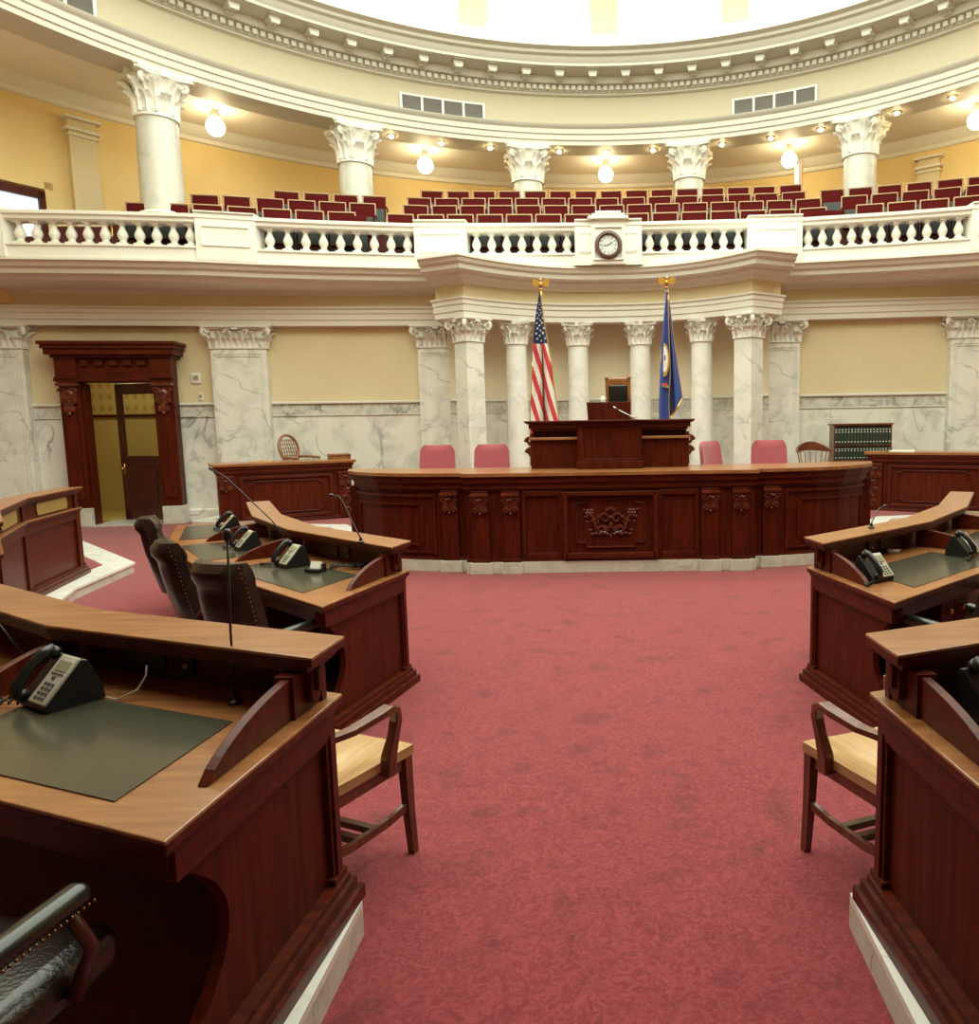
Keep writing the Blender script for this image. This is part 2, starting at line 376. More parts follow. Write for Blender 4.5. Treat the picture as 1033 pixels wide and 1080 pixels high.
# apse entablature: path with returns
def apse(prof,mb):
    # prof: (k 0..1 from architrave path to cornice path, extra, z)
    vs=[]; xs=rng(-1,1,28); path=[]
    def pt(u,k,e):
        xa=2.52*u; pa=V((xa,14.55-1.08*abs(u)**2.5)); xk=2.45*u; pk=V((xk,14.05-1.30*abs(u)**2.4))
        p=pa.lerp(pk,k); return p+V((0,-e))
    def end(s,k,e):
        a=V((s*3.12,13.88)).lerp(V((s*3.22,13.10)),k); return a+V((s*e*.8,-e*.3))
    for z_k in [0]:
        cols=[]
        cols.append(lambda k,e:V((-3.05,14.35)) if k<.1 else V((-3.15,14.0)))
    L=len(prof)
    rows=[]
    for k,e,z in prof:
        r=[V((-3.12-.3*k,14.6)),end(-1,k,e)]+[pt(u,k,e) for u in xs]+[end(1,k,e),V((3.12+.3*k,14.6))]
        rows.append([(p.x,p.y,z) for p in r])
    m=len(rows[0]); vs=[p for r in rows for p in r]
    mb.add(vs,[(j*m+i,j*m+i+1,(j+1)*m+i+1,(j+1)*m+i) for j in range(L-1) for i in range(m-1)])
mb=MB(); apse([(-.5,0,3.70),(-.5,0,3.64),(0,0,3.64),(0,0,3.74),(0,.025,3.745),(0,.025,3.85),(0,.05,3.86),(0,.05,3.92),(0,.09,3.95),(0,.09,3.975),(0,-.03,3.99)],mb)
mb.cur=1; apse([(0,-.03,3.99),(0,-.03,4.20)],mb)
mb.cur=0; apse([(0,-.03,4.20),(.1,.03,4.22),(.2,0,4.27),(.4,0,4.30),(.42,0,4.34),(.75,0,4.36),(.78,0,4.43),(.88,0,4.46),(.93,0,4.51),(1,0,4.53),(1,0,4.57),(-.2,-.1,4.60)],mb)
struct('trim_%d'%tn,mb,['plaster_trim','plaster_cream']); tn+=1
# apse entablature underside ring
# ------------------------------------------------------------------ capitals
def leaf(mb,p,n,w,h,out,curl=1.0):
    n=V(n).normalized(); t=V((-n.y,n.x,0)); p=V(p)
    def fn(u,v):
        u=u*2-1
        ww=w*(.55+.6*math.sin(PI*min(1,v*.9+.12)))*(1+.10*math.cos(v*22))*(.35 if v>.97 else 1)
        o=out*(.15+.5*v*v); z=h*v
        if v>.7:
            q=(v-.7)/.3*PI*.75; o+=out*.75*math.sin(q)*curl*.9; z=h*(.7+.28*math.sin(min(q,1.9)))-h*.10*max(0,q-1.5)
        o-=abs(u)**1.5*out*.30; o+=.10*out*(1-min(1,abs(u)*4))
        return p+t*(u*ww)+n*(o+.012*math.cos(u*7))+V((0,0,z))
    mb.grid(fn,6,7)
def volute(mb,p,n,r,w):
    n=V(n).normalized(); pts=[];rr=[]
    for i in range(15):
        a=i/14*2.6*PI; q=r*(1-.72*i/14)
        pts.append(V(p)+n*(-math.cos(a)*q*.9)+V((0,0,math.sin(a)*q))) ; rr.append(w*(1-.35*i/14))
    mb.tube(pts,rr,6)
def capital(mb,h,kind,a,b=None,top=None):
    """kind 'round': a radius. kind 'rect': half sizes a,b"""
    if kind=='round':
        mb.lathe([(a*1.02,0),(a*1.13,.015*h),(a*1.13,.06*h),(a*1.0,.08*h),(a*.98,.5*h),(a*1.1,.75*h),(a*1.35,.87*h)],n=24)
        for row,(z0,hh,o,off,sc_) in enumerate([(.08,.42,.34,0,1),(.10,.68,.42,.5,.92)]):
            for k in range(8):
                an=(k+off)*PI/4; n=(math.cos(an),math.sin(an),0)
                leaf(mb,(a*.97*n[0],a*.97*n[1],z0*h),n,a*.34*sc_,hh*h,a*o*1.35)
        for k in range(4):
            an=PI/4+k*PI/2; n=V((math.cos(an),math.sin(an),0)); 
            for s in(-1,1):
                t=V((-n.y,n.x,0))
                mb.tube([n*a*.95+t*s*a*.55+V((0,0,.42*h)),n*a*1.08+t*s*a*.42+V((0,0,.62*h)),n*a*1.3+t*s*a*.2+V((0,0,.78*h))],[a*.09,a*.10,a*.1],6)
            volute(mb,n*a*1.52+V((0,0,.74*h)),n,a*.26,a*.13)
            leaf(mb,n*a*1.05+V((0,0,.42*h)),n,a*.22,.34*h,a*.5)
        A=a*1.75; pl=[]
        for k in range(4):
            a0=PI/4+k*PI/2; c0=V((math.cos(a0),math.sin(a0)))*A*1.22; c1=V((math.cos(a0+PI/2),math.sin(a0+PI/2)))*A*1.22; mid=(c0+c1)/2; nn=mid.normalized()
            t=(c1-c0).normalized()
            pl.append(tuple(c0-V((-t.x,-t.y))*A*.08))
            for q in(.25,.5,.75): pl.append(tuple(c0.lerp(c1,q)-nn*A*.22*math.sin(PI*q)))
            pl.append(tuple(c1-t*A*.08))
            mb.box((nn.x*A*.70,nn.y*A*.70,.93*h),(a*.36,a*.36,.16*h),rz=math.atan2(nn.y,nn.x))
        mb.prism(pl,.87*h,.93*h); mb.prism([(x*1.04,y*1.04) for x,y in pl],.93*h,h)
    else:
        b=b or a
        mb.box((0,0,.04*h),(a*2+.05,b*2+.05,.05*h)); mb.box((0,0,.46*h),(a*2-.01,b*2-.01,.86*h))
        u=.16 # leaf module
        sides=[((0,-1),a,b),((0,1),a,b),((1,0),b,a),((-1,0),b,a)]
        for (nx,ny),half,dist in sides:
            n=V((nx,ny,0)); t=V((-ny,nx,0)); N=max(2,int(round(2*half/.19)))
            for row,(z0,hh,o) in enumerate([(.07,.42,.10),(.08,.68,.13)]):
                cnt=N if row==0 else N-1
                for k in range(cnt):
                    q=(-half+(k+.5+.5*row)*2*half/N)
                    leaf(mb,n*(dist-.01)+t*q+V((0,0,z0*h)),n,half/N*.85,hh*h,o)
            # central scrolls
            for s in(-1,1):
                volute_side(mb,n*(dist+.05)+t*s*half*.32+V((0,0,.72*h)),t*s,.055,.022)
            mb.box((n.x*(dist+.07),n.y*(dist+.07),.90*h),(.10,.10,.15*h))
        for sx in(-1,1):
            for sy in(-1,1):
                n=V((sx,sy,0)).normalized(); volute(mb,V((sx*(a+.055),sy*(b+.055),.72*h)),n,.085,.045)
                leaf(mb,V((sx*a*.97,sy*b*.97,.08*h)),n,.08,.40*h,.10); leaf(mb,V((sx*a,sy*b,.40*h)),n,.07,.32*h,.12)
        mb.box((0,0,.90*h),(2*a+.16,2*b+.16,.06*h)); mb.box((0,0,.965*h),(2*a+.24,2*b+.24,.07*h))
def volute_side(mb,p,t,r,w):
    t=V(t).normalized(); pts=[];rr=[]
    for i in range(12):
        a=i/11*2.2*PI; q=r*(1-.7*i/11); pts.append(V(p)+t*(math.cos(a)*q)+V((0,0,math.sin(a)*q))); rr.append(w*(1-.4*i/11))
    mb.tube(pts,rr,5)

def round_column(name,label,x,y,z0,z1,r,ch,group,matn='marble_column',rz=0,bw=2.9):
    t=thing(name,label,'column',(x,y,z0),rz,group)
    H=z1-z0
    mb=MB(); q=bw/2.9; mb.box((0,0,.05),(r*bw,r*bw,.1)); mb.lathe([(r*1.4*q,.1),(r*1.45*q,.14),(r*1.4*q,.19),(r*1.2,.2),(r*1.18,.24),(r*1.25,.27),(r*1.2,.3),(r*1.06,.32)],n=28); obj('base',mb,'marble_column',t,'auto')
    mb=MB(); mb.lathe([(r*1.05,.30),(r*1.03,.5),(r*1.02,H*.4),(r*.95,H*.8),(r*.93,H-ch)],n=28); obj('shaft',mb,matn,t,'auto')
    mb=MB(); capital(mb,ch,'round',r*.95); mb.v=[(a,b,c+H-ch) for a,b,c in mb.v]; obj('capital',mb,'plaster_white',t,'auto')
    return t
def square_column(name,label,x,y,z0,z1,a,b,ch,rz=0,group=None,panel=False,cat='column'):
    t=thing(name,label,cat,(x,y,z0),rz,group); H=z1-z0
    mb=MB(); mb.box((0,0,.11),(2*a+.12,2*b+.12,.22)); mb.box((0,0,.25),(2*a+.07,2*b+.07,.06)); obj('base',mb,'marble_column',t,bevel=.01)
    mb=MB(); mb.box((0,0,(H-ch+.28)/2),(2*a,2*b,H-ch-.28))
    if panel:
        for q,w in((.055,.018),(.10,.012)):
            zt=H-ch-.03-q; x1=a-q
            mb.box((0,-b-.004,zt),(2*x1,.022,w)); mb.box((-x1,-b-.004,(zt+.4)/2),(w,.022,zt-.4)); mb.box((x1,-b-.004,(zt+.4)/2),(w,.022,zt-.4))
    obj('shaft',mb,'marble',t)
    mb=MB(); capital(mb,ch,'rect',a,b); mb.v=[(p,q,c+H-ch) for p,q,c in mb.v]; obj('capital',mb,'plaster_white',t,'auto')
    return t
# niche columns
for x,lab in((-1.74,'first from the left, partly behind the striped flag stand'),(-.60,'second from the left, left of the presiding chair'),(.60,'third from the left, right of the presiding chair'),(1.74,'rightmost, right of the blue flag')):
    round_column('column','round marble column in the niche, '+lab,x,yA(x)+.27,.14,3.64,.208,.42,'round columns in the niche')
square_column('pier','square white marble pier set cornerwise at left end of the niche',-2.52,13.84,.14,3.64,.185,.185,.42,rz=PI/4)
square_column('pier','square white marble pier set cornerwise at right end of the niche',2.52,13.84,.14,3.64,.185,.185,.42,rz=PI/4)
pil='flat pilasters along the lower wall'
def wa(x): return math.atan(-x/55)
for x,w,lab in((-6.92,.49,'wide marble pilaster between the wooden doorway and the left side desk'),(-3.29,.36,'marble pilaster with moulded panel just left of the niche'),(3.29,.36,'marble pilaster with moulded panel just right of the niche'),(6.90,.49,'marble pilaster at the right edge of the photo'),(-10.98,.49,'marble pilaster left of the wooden doorway at the photo edge')):
    square_column('pilaster',lab,x,yW(x)+.16,0 if abs(x)>5 else .14,3.64,w,.13,.42,rz=wa(x),group=pil,panel=True,cat='pilaster')

# ------------------------------------------------------------------ balustrade
BT=thing('balustrade','long white balcony balustrade with turned balusters and panelled pedestals','balustrade',(0,14.02,4.57))
def seg_pts(x0,x1,n=8): return rng(x0,x1,n)
def strip_closed(mb,xs,f,prof):
    vs=[(x,f(x)+dy,z) for x in xs for dy,z in prof]; L=len(prof)
    mb.add(vs,[(i*L+j,(i+1)*L+j,(i+1)*L+(j+1)%L,i*L+(j+1)%L) for i in range(len(xs)-1) for j in range(L)]+[tuple(range(L-1,-1,-1)),tuple((len(xs)-1)*L+k for k in range(L))])
xx=sorted(set([round(q,3) for q in rng(-13.4,13.4,70)]+[p[0] for p in _rp]+[-p[0] for p in _rp]))
mb=MB(); strip_closed(mb,xx,yR,[(0,4.57),(0,4.75),(-.03,4.76),(-.03,4.79),(.28,4.79),(.28,4.57)]); obj('base_rail',mb,'plaster_white',BT,world=True)
mb=MB(); strip_closed(mb,xx,yR,[(.02,5.16),(-.02,5.18),(-.02,5.23),(-.06,5.25),(-.06,5.30),(-.03,5.31),(.31,5.31),(.31,5.18),(.27,5.16)]); obj('top_rail',mb,'plaster_white',BT,world=True)
ped=[(-13.2,-11.6),(-9.85,-9.72),(-6.86,-5.98),(-3.42,-2.50),(-.58,.62),(2.50,3.46),(6.18,7.1),(9.6,10.5)]
def pxw(px): pass
for a,b in ped:
    mb=MB(); xs=rng(a,b,4)
    strip_closed(mb,xs,yR,[(-.045,4.57),(-.045,5.335),(-.085,5.34),(-.085,5.36),(.3,5.36),(.3,4.57)])
    if b-a>.5:
        q=.09
        strip_closed(mb,rng(a+q,b-q,3),yR,[(-.065,5.11),(-.065,5.14),(-.04,5.14),(-.04,5.11)])
        strip_closed(mb,rng(a+q,b-q,3),yR,[(-.065,4.80),(-.065,4.83),(-.04,4.83),(-.04,4.80)])
        for c in(a+q,b-q): strip_closed(mb,[c-.012,c+.012],yR,[(-.065,4.82),(-.065,5.12),(-.04,5.12),(-.04,4.82)])
    obj('pedestal',mb,'plaster_white',BT,world=True)
bmb=MB(); bmb.box((0,0,.02),(.15,.15,.04)); bmb.box((0,0,.36),(.14,.14,.03)); bmb.lathe([(.055,.04),(.068,.055),(.05,.07),(.045,.08),(.072,.13),(.082,.17),(.072,.21),(.045,.27),(.034,.31),(.05,.325),(.055,.345)],n=12)
b0=None
for (a,b),n in zip([(-9.72,-6.86),(-5.98,-3.42),(-2.50,-.58),(.62,2.50),(3.46,6.18),(-11.6,-9.85),(7.1,9.6)],[11,9,7,7,11,6,9]):
    if abs(a)>9.9: pass
    for i in range(n):
        x=a+(b-a)*(i+.55)/(n+.1)
        loc=(x,yR(x)+.12-14.02,4.79-4.57)
        if b0 is None: b0=obj('baluster',bmb,'plaster_white',BT,'auto'); b0.location=loc
        else:
            c=b0.copy(); C.objects.link(c); c.parent=BT; c.location=loc
        if a<-9.9 or a>7: pass
# clock pedestal cap
mb=MB(); mb.box((.02,14.100,4.98),(.62,.34,.80)); mb.box((.02,14.070,5.42),(.58,.30,.07)); mb.box((.02,14.050,5.37),(.72,.42,.05)); mb.box((.02,14.060,5.47),(.46,.34,.04))
mb.box((.02,13.910,5.22),(.54,.03,.03)); mb.box((-.23,13.910,4.93),(.03,.03,.55)); mb.box((.27,13.910,4.93),(.03,.03,.55)); mb.box((.02,13.910,4.66),(.54,.03,.03))
obj('clock_pedestal',mb,'plaster_white',BT,world=True,bevel=.006)
for s in(-1,1):
    mb=MB()
    for (dx,dz,r,d) in((.0,.16,.06,1),(.04,.05,.045,-1),(-.03,-.06,.045,1),(.02,-.15,.055,-1)):
        volute_side(mb,V((.02+s*(.44+dx),13.99,4.99+dz)),V((s*d,0,0)),r,.022)
    mb.box((.02+s*.44,13.965,4.99),(.20,.04,.44))
    obj('scroll_carving',mb,'plaster_white',BT,world=True)
CK=thing('wall_clock','round clock with brown wooden rim on the white balcony pedestal','clock',(.02,13.900,4.90))
Rx=Matrix.Rotation(PI/2,3,'X')
mb=MB(); mb.lathe([(.155,0),(.235,0),(.245,.03),(.225,.065),(.195,.07),(.175,.05),(.165,.02)],n=36,R=Rx,cap=False); obj('rim',mb,'clock_case',CK,'auto')
mb=MB(); mb.lathe([(.0001,.02),(.17,.02)],n=36,R=Rx,cap=False)
mb.lathe([(.17,.0),(.17,.02)],n=36,R=Rx,cap=False); obj('dial',mb,'clock_face',CK)
mb=MB()
for k in range(12):
    a=k*PI/6; mb.box((.135*math.sin(a),-.024,.135*math.cos(a)),(.01,.004,.03),ry=a)
obj('hour_marks',mb,'black_plastic',CK)
mb=MB(); mb.box((.03,-.028,.02),(.012,.004,.09),ry=1.0); mb.box((-.045,-.030,-.005),(.008,.004,.12),ry=1.45); obj('hands',mb,'black_plastic',CK)

# ------------------------------------------------------------------ upper ring
RC=V((0,8.0)); RA=9.4
def ring(mb,prof,a0=-PI/2-PI,a1=PI/2,n=128):
    vs=[(RC.x+r*math.sin(a0+(a1-a0)*k/n),RC.y+r*math.cos(a0+(a1-a0)*k/n),z) for k in range(n+1) for r,z in prof]; L=len(prof)
    mb.add(vs,[(i*L+j,i*L+j+1,(i+1)*L+j+1,(i+1)*L+j) for i in range(n) for j in range(L-1)])
A0,A1=-PI,PI
mb=MB(); ring(mb,[(10.040,7.95),(10.040,7.81),(9.390,7.81),(9.390,7.90),(9.360,7.91),(9.360,8.02),(9.330,8.03),(9.330,8.13),(9.270,8.17),(9.250,8.215),(9.390,8.23)],A0,A1); struct('trim_%d'%tn,mb,'ring_plaster_dimmed',smooth='auto'); tn+=1
mb=MB(); ring(mb,[(9.390,8.23),(9.390,8.80)],A0,A1); struct('wall_drum',mb,'ring_frieze_dimmed',smooth=True)
# cornice
mb=MB(); ring(mb,[(9.390,8.80),(9.310,8.82),(9.310,8.85),(9.270,8.86),(9.270,8.97),(9.150,8.99),(9.130,9.02),(9.130,9.13),(8.890,9.15),(8.710,9.15),(8.710,9.20),(8.670,9.24),(8.640,9.30),(8.570,9.33),(8.550,9.38),(8.450,9.42),(8.450,9.55),(8.540,9.70)],A0,A1,160); struct('trim_%d'%tn,mb,'ring_plaster_dimmed',smooth='auto'); tn+=1
def ringbox(mb,r,a,z,d):
    mb.box((RC.x+r*math.sin(a),RC.y+r*math.cos(a),z),d,rz=-a)
mb=MB(); N=420
for k in range(N):
    a=-PI+2*PI*k/N
    if abs(a)<1.75: ringbox(mb,9.23,a,8.92,(.085,.10,.085))
struct('trim_%d'%tn,mb,'ring_plaster_dimmed'); tn+=1
mb=MB()
for k in range(80):
    a=-PI+2*PI*(k+.63)/80
    if abs(a)<1.9:
        ringbox(mb,8.99,a,9.10,(.19,.30,.09)); ringbox(mb,8.87,a,9.035,(.15,.10,.06)); ringbox(mb,8.95,a,9.15,(.25,.40,.03)); ringbox(mb,9.09,a,9.04,(.13,.10,.07))
struct('trim_%d'%tn,mb,'ring_plaster_dimmed'); tn+=1
# skylight dome
mb=MB(); prof=[(8.53*math.sin(t),9.60+2.6*(math.cos(t)-0)) for t in [PI/2*i/18 for i in range(19)]]
vs=[];n=96
for k in range(n):
    a=2*PI*k/n
    for r,z in prof: vs.append((r*math.cos(a),r*math.sin(a),z-9.6))
L=len(prof)
mb.add(vs,[(k*L+j,((k+1)%n)*L+j,((k+1)%n)*L+j+1,k*L+j+1) for k in range(n) for j in range(1,L-1)]+[(k*L,k*L+1,((k+1)%n)*L+1) for k in range(n)])
dm=struct('ceiling_dome',mb,'skylight_glass',smooth=True); dm.location=(RC.x,RC.y,9.6)

# vents in frieze
def vent(deg,n,label,z=8.37,h=.165):
    a=math.radians(deg); t=thing('air_vent',label,'vent',(RC.x+9.36*math.sin(a),RC.y+9.36*math.cos(a),z),-a,'white framed air vents on the drum')
    w=.43*n; R0=9.38
    def at(u,d): # along arc
        q=u/R0; return V((R0*math.sin(q),(R0-d)*math.cos(q)-9.36,0)),-q
    mb=MB()
    for k in range(n*2):
        u=-w/2+(k+.5)*w/(2*n); p,q=at(u,.02)
        mb.box((p.x,p.y,h),(w/(2*n)+.01,.05,.035),rz=q); mb.box((p.x,p.y,-h),(w/(2*n)+.01,.05,.035),rz=q)
    for k in range(n+1):
        p,q=at(-w/2+k*w/n,.02); mb.box(tuple(p),(.045,.05,2*h+.03),rz=q)
    obj('frame',mb,'plaster_white',t)
    for k in range(n):
        mb=MB(); p,q=at(-w/2+(k+.5)*w/n,.0); mb.box(tuple(p),(w/n,.02,2*h),rz=q)
        for j in range(12): mb.box((p.x,p.y-.018,-h+.03+j*(2*h-.06)/11),(w/n-.05,.02,.012),rz=q,rx=.6)
        obj('grille',mb,'vent_grey',t)
vent(-21.4,4,'white framed four-pane air vent on the drum, left of the clock')
vent(22.2,4,'white framed four-pane air vent on the drum, right of the clock')
vent(-64.6,4,'white framed air vent on the drum at the top left corner')

# ------------------------------------------------------------------ gallery
# columns of the ring
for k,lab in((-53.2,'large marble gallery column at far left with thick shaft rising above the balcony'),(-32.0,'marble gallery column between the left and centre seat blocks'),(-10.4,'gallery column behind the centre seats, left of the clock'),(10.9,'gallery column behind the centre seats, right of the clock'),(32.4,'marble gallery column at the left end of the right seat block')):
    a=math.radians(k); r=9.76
    round_column('gallery_column',lab,RC.x+r*math.sin(a),RC.y+r*math.cos(a),5.2,7.81,.335,.74,'columns around the gallery','marble_gallery_dimmed',rz=-a,bw=2.25)
# gallery ceiling, back wall
mb=MB(); ring(mb,[(9.95,7.95),(12.1,7.95)],A0,A1,96); struct('ceiling_gallery',mb,'ceiling_white')
mb=MB(); ring(mb,[(12.0,4.0),(12.0,7.70)],A0,A1,96); struct('wall_gallery',mb,'plaster_gold')
mb=MB(); ring(mb,[(12.0,7.66),(11.95,7.68),(11.94,7.76),(11.88,7.80),(11.84,7.88),(11.78,7.95)],A0,A1,96); struct('trim_%d'%tn,mb,'plaster_trim',smooth='auto'); tn+=1
# gallery stepped floor
ROWH=[5.643,6.01,6.36,6.72]
def rowy(x,k): return yR(x)+.66+.75*k
mb=MB()
xs=rng(-13.4,13.4,60)
for k in range(4):
    zf=ROWH[k]-.88
    strip_closed(mb,xs,lambda x:yR(x),[(.28+.735*k,4.4),(.28+.735*k,zf),(1.02+.735*k+(8 if k==3 else 0),zf),(1.02+.735*k+(8 if k==3 else 0),4.4)])
struct('floor_gallery',mb,'gallery_carpet')
# side/back enclosure of the chamber, lower part and behind
mb=MB()
for s in(-1,1): mb.box((s*13.55,5.0,2.3),(.1,18,4.6))
mb.box((0,-4.0,2.3),(27.2,.1,4.6)); struct('wall_side',mb,'plaster_cream')
mb=MB(); ring(mb,[(13.5,3.95),(6.35,3.95),(6.2,4.2),(6.2,5.3),(6.4,5.3),(6.4,4.6),(13.5,4.6)],math.radians(112),math.radians(248),60); struct('ceiling_rear_balcony',mb,'plaster_cream')
mb=MB()
for s in(-1,1):
    vs=[(s*13.5,12.3,4.56),(s*13.5,0,4.56),(s*10.2,0,4.56),(s*10.6,12.45,4.56)]
    mb.add(vs,[(0,1,2,3)])
struct('ceiling_side',mb,'plaster_cream')

# gallery lights
def pos(a,r,z): return (RC.x+r*math.sin(a),RC.y+r*math.cos(a),z)
names={-2:'hanging between the two leftmost gallery columns',-1:'second from the left, above the left end of the centre seats',0:'hanging straight above the clock',1:'hanging above the right end of the centre seats',2:'cut off by the right edge of the photo'}
g0=None
for k in range(-2,3):
    a=math.radians({-2:-45.5,-1:-22.6,0:-.1,1:22.8,2:43.6}[k]); 
    if g0 is None:
        g0=thing('globe_lamp','glowing white globe lamp '+names[k],'lamp',pos(a,10.65,7.50),0,'globe lamps of the gallery')
        mb=MB(); mb.sphere((0,0,.09),.17,12); obj('globe',mb,'lamp_globe',g0,True)
        mb=MB(); mb.lathe([(.07,.23),(.09,.26),(.08,.34),(.06,.40),(.13,.43),(.14,.45)],n=20); obj('ceiling_mount',mb,'plaster_trim',g0,'auto')
    else: dup(g0,pos(a,10.65,7.50),0,'glowing white globe lamp '+names[k],'globe lamps of the gallery')
d0=None; cnt=0
ordn=['first','second','third','fourth','fifth','sixth','seventh','eighth','ninth','tenth','eleventh','twelfth','thirteenth','fourteenth','fifteenth']
for k in(-1,0,1,2):
    for dd in(-6.2,0,6.2):
        a=math.radians(21.4*k+dd); cnt+=1
        lab='small recessed downlight under the gallery ring, %s in the row counted from the left'%ordn[cnt-1]
        if d0 is None:
            d0=thing('downlight',lab,'downlight',pos(a,9.72,7.81),0,'recessed downlights in the ring soffit')
            mb=MB(); mb.lathe([(.055,0),(.085,0),(.085,-.012),(.055,-.02)],n=20,cap=False); obj('trim_ring',mb,'brass',d0,'auto')
            mb=MB(); mb.lathe([(.0001,-.06),(.03,-.055),(.048,-.035),(.055,-.004)],n=20,cap=False); obj('lamp',mb,'lamp_disc',d0,True,flip=True)
        else: dup(d0,pos(a,9.72,7.81),0,lab,'recessed downlights in the ring soffit')

# ------------------------------------------------------------------ theatre seats
def make_seat(lab):
    t=thing('theatre_seat',lab,'seat',(0,0,0),0,'red theatre seats of the gallery')
    mb=MB(); mb.rbox((0,.03,.66),(.43,.05,.40),.022,R=Matrix.Rotation(-.12,3,'X')); obj('back_cushion',mb,'velvet',t,'auto')
    mb=MB(); RR=Matrix.Rotation(-.12,3,'X')
    for c,d in(((0,.045,.875),(.49,.06,.025)),((-.235,.045,.67),(.022,.06,.42)),((.235,.045,.67),(.022,.06,.42))): 
        mb.rbox(c,d,.01)
    obj('back_frame',mb,'seat_trim',t,'auto')
    mb=MB(); mb.rbox((0,-.06,.42),(.42,.10,.38),.03); obj('seat_cushion',mb,'velvet',t,'auto')
    mb=MB(); mb.rbox((0,-.125,.42),(.40,.03,.34),.01); mb.box((0,.09,.62),(.40,.02,.36)); obj('seat_pan',mb,'seat_iron',t)
    for s in(-1,1): mb=MB(); mb.box((s*.250,-.02,.31),(.02,.10,.60)); mb.box((s*.250,-.05,.01),(.04,.3,.022)); obj('stand',mb,'seat_iron',t)
    for s in(-1,1):
        mb=MB(); mb.rbox((s*.250,-.10,.60),(.03,.30,.03),.012); obj('armrest',mb,'dark_wood',t,'auto')
    return t
seat0=None
blocks=[('centre block',[(-3.82,15),(-3.72,15),(-3.82,15),(-3.72,15)]),('left block',[(-8.04,7),(-7.36,6),(-6.28,4)]),('right block',[(4.80,5),(4.75,6),(4.55,6)])]
rown=['front row','second row','third row','back row']
for bn,rows in blocks:
    for k,(x0,n) in enumerate(rows):
        for i in range(n):
            x=x0+i*.545*(.98 if bn!='centre block' else 1); y=rowy(x,k); rz=math.atan((yR(x+.1)-yR(x-.1))/.2)
            lab='red velvet theatre seat, %s of the gallery %s, %s from the left'%(rown[k],bn,ordn[i])
            loc=(x,y,ROWH[k]-.88)
            if seat0 is None: seat0=make_seat(lab); seat0.location=loc; seat0.rotation_euler=(0,0,rz)
            else: dup(seat0,loc,rz,lab)
#PART2
EXPO=0.15
# ------------------------------------------------------------------ carving helpers
def carved_capital(mb,o,t,n,w,h):
    """small carved console face on plane (o centre-top, t tangent, n outward)"""
    o=V(o);t=V(t);n=V(n);z=V((0,0,1))
    def bx(u,zz,d,su,sz,sd):
        c=o+t*u+n*d-z*zz; mb.box(tuple(c),(su,sd,sz),rz=math.atan2(t.y,t.x))
    bx(0,.012*h/.25,.03,w*1.06,.03,.07); bx(0,h*.16,.02,w*.95,.02,.05); bx(0,h*.5,.012,w*.8,h*.7,.02)
    for s in(-1,1):
        volute_side(mb,o+t*s*w*.30+n*.035-z*h*.36,t*s,w*.19,w*.07)
        volute_side(mb,o+t*s*w*.28+n*.03-z*h*.82,t*s,w*.15,w*.06)
    leaf(mb,o+n*.02-z*h*.85,n,w*.22,h*.6,.05)
    mb.sphere(tuple(o+n*.04-z*h*.30),w*.10,5); mb.sphere(tuple(o+n*.03-z*h*.95),w*.08,5)
def frame_path(mb,o,t,n,w,h,q=.02,notch=.05):
    """raised moulding rectangle with notched corners; o = centre"""
    o=V(o);t=V(t);n=V(n);z=V((0,0,1)); k=notch
    P=[(-w/2+k,-h/2),(w/2-k,-h/2),(w/2-k,-h/2+k*.5),(w/2,-h/2+k*.5),(w/2,h/2-k*.5),(w/2-k,h/2-k*.5),(w/2-k,h/2),(-w/2+k,h/2),(-w/2+k,h/2-k*.5),(-w/2,h/2-k*.5),(-w/2,-h/2+k*.5),(-w/2+k,-h/2+k*.5)]
    for i in range(12):
        a=P[i];b=P[(i+1)%12]; A=o+t*a[0]+z*a[1]+n*.008; B=o+t*b[0]+z*b[1]+n*.008; L=(B-A).length+q; c=(A+B)/2
        if abs(a[1]-b[1])<1e-6: mb.box(tuple(c),(L,.022,q),rz=math.atan2(t.y,t.x))
        else: mb.box(tuple(c),(q,.022,L),rz=math.atan2(t.y,t.x))

# ------------------------------------------------------------------ long front dais desk
WG=[(1.70,8.98),(2.1,9.02),(2.5,9.12),(2.85,9.29),(3.12,9.53),(3.28,9.76),(3.36,10.0)]
WL=[(-x,y) for x,y in WG]
def offset_line(P,d):
    out=[]
    for i in range(len(P)):
        a=V(P[max(i-1,0)]);b=V(P[min(i+1,len(P)-1)]); t=(b-a).normalized(); n=V((t.y,-t.x)); out.append(tuple(V(P[i])+n*d))
    return out
DD=thing('council_desk','very long curved mahogany front desk on marble base with carved panel','desk',(0,9.4,0))
def fullfront(d,cz=0):
    """front outline offset outward by d, left to right"""
    L=offset_line(WL[::-1],d); R=offset_line(WG,d)
    return L+[(-1.68,8.83-d+.0),(1.68,8.83-d)]+R if False else L+[(-1.70-d*.3,8.98-d),(-1.70-d*.3,8.83-d),(1.70+d*.3,8.83-d),(1.70+d*.3,8.98-d)]+R
back=[(3.40,10.15),(2.75,10.15),(2.3,9.95),(-2.3,9.95),(-2.75,10.15),(-3.40,10.15)]
def dprism(name,d,z0,z1,m,bk=0,**k):
    mb=MB(); b=[(x*(1+d/3.4),y-bk) for x,y in back]; f=fullfront(d); mb.prism(f+b,z0,z1); return obj(name,mb,m,DD,world=True,**k)
dprism('plinth',.045,0,.135,'marble_base',bevel=.006)
bz=[('body',.0,.135,1.0,'mahogany')]
dprism('body',0,.135,1.0,'mahogany')
mb=MB()
for d,z0,z1 in((.03,.135,.175),(.02,.97,1.0),(.045,1.0,1.06),(.06,1.06,1.075),(.075,1.075,1.15)):
    mb.prism(fullfront(d)+[(x*(1+d/3.4),y) for x,y in back],z0,z1)
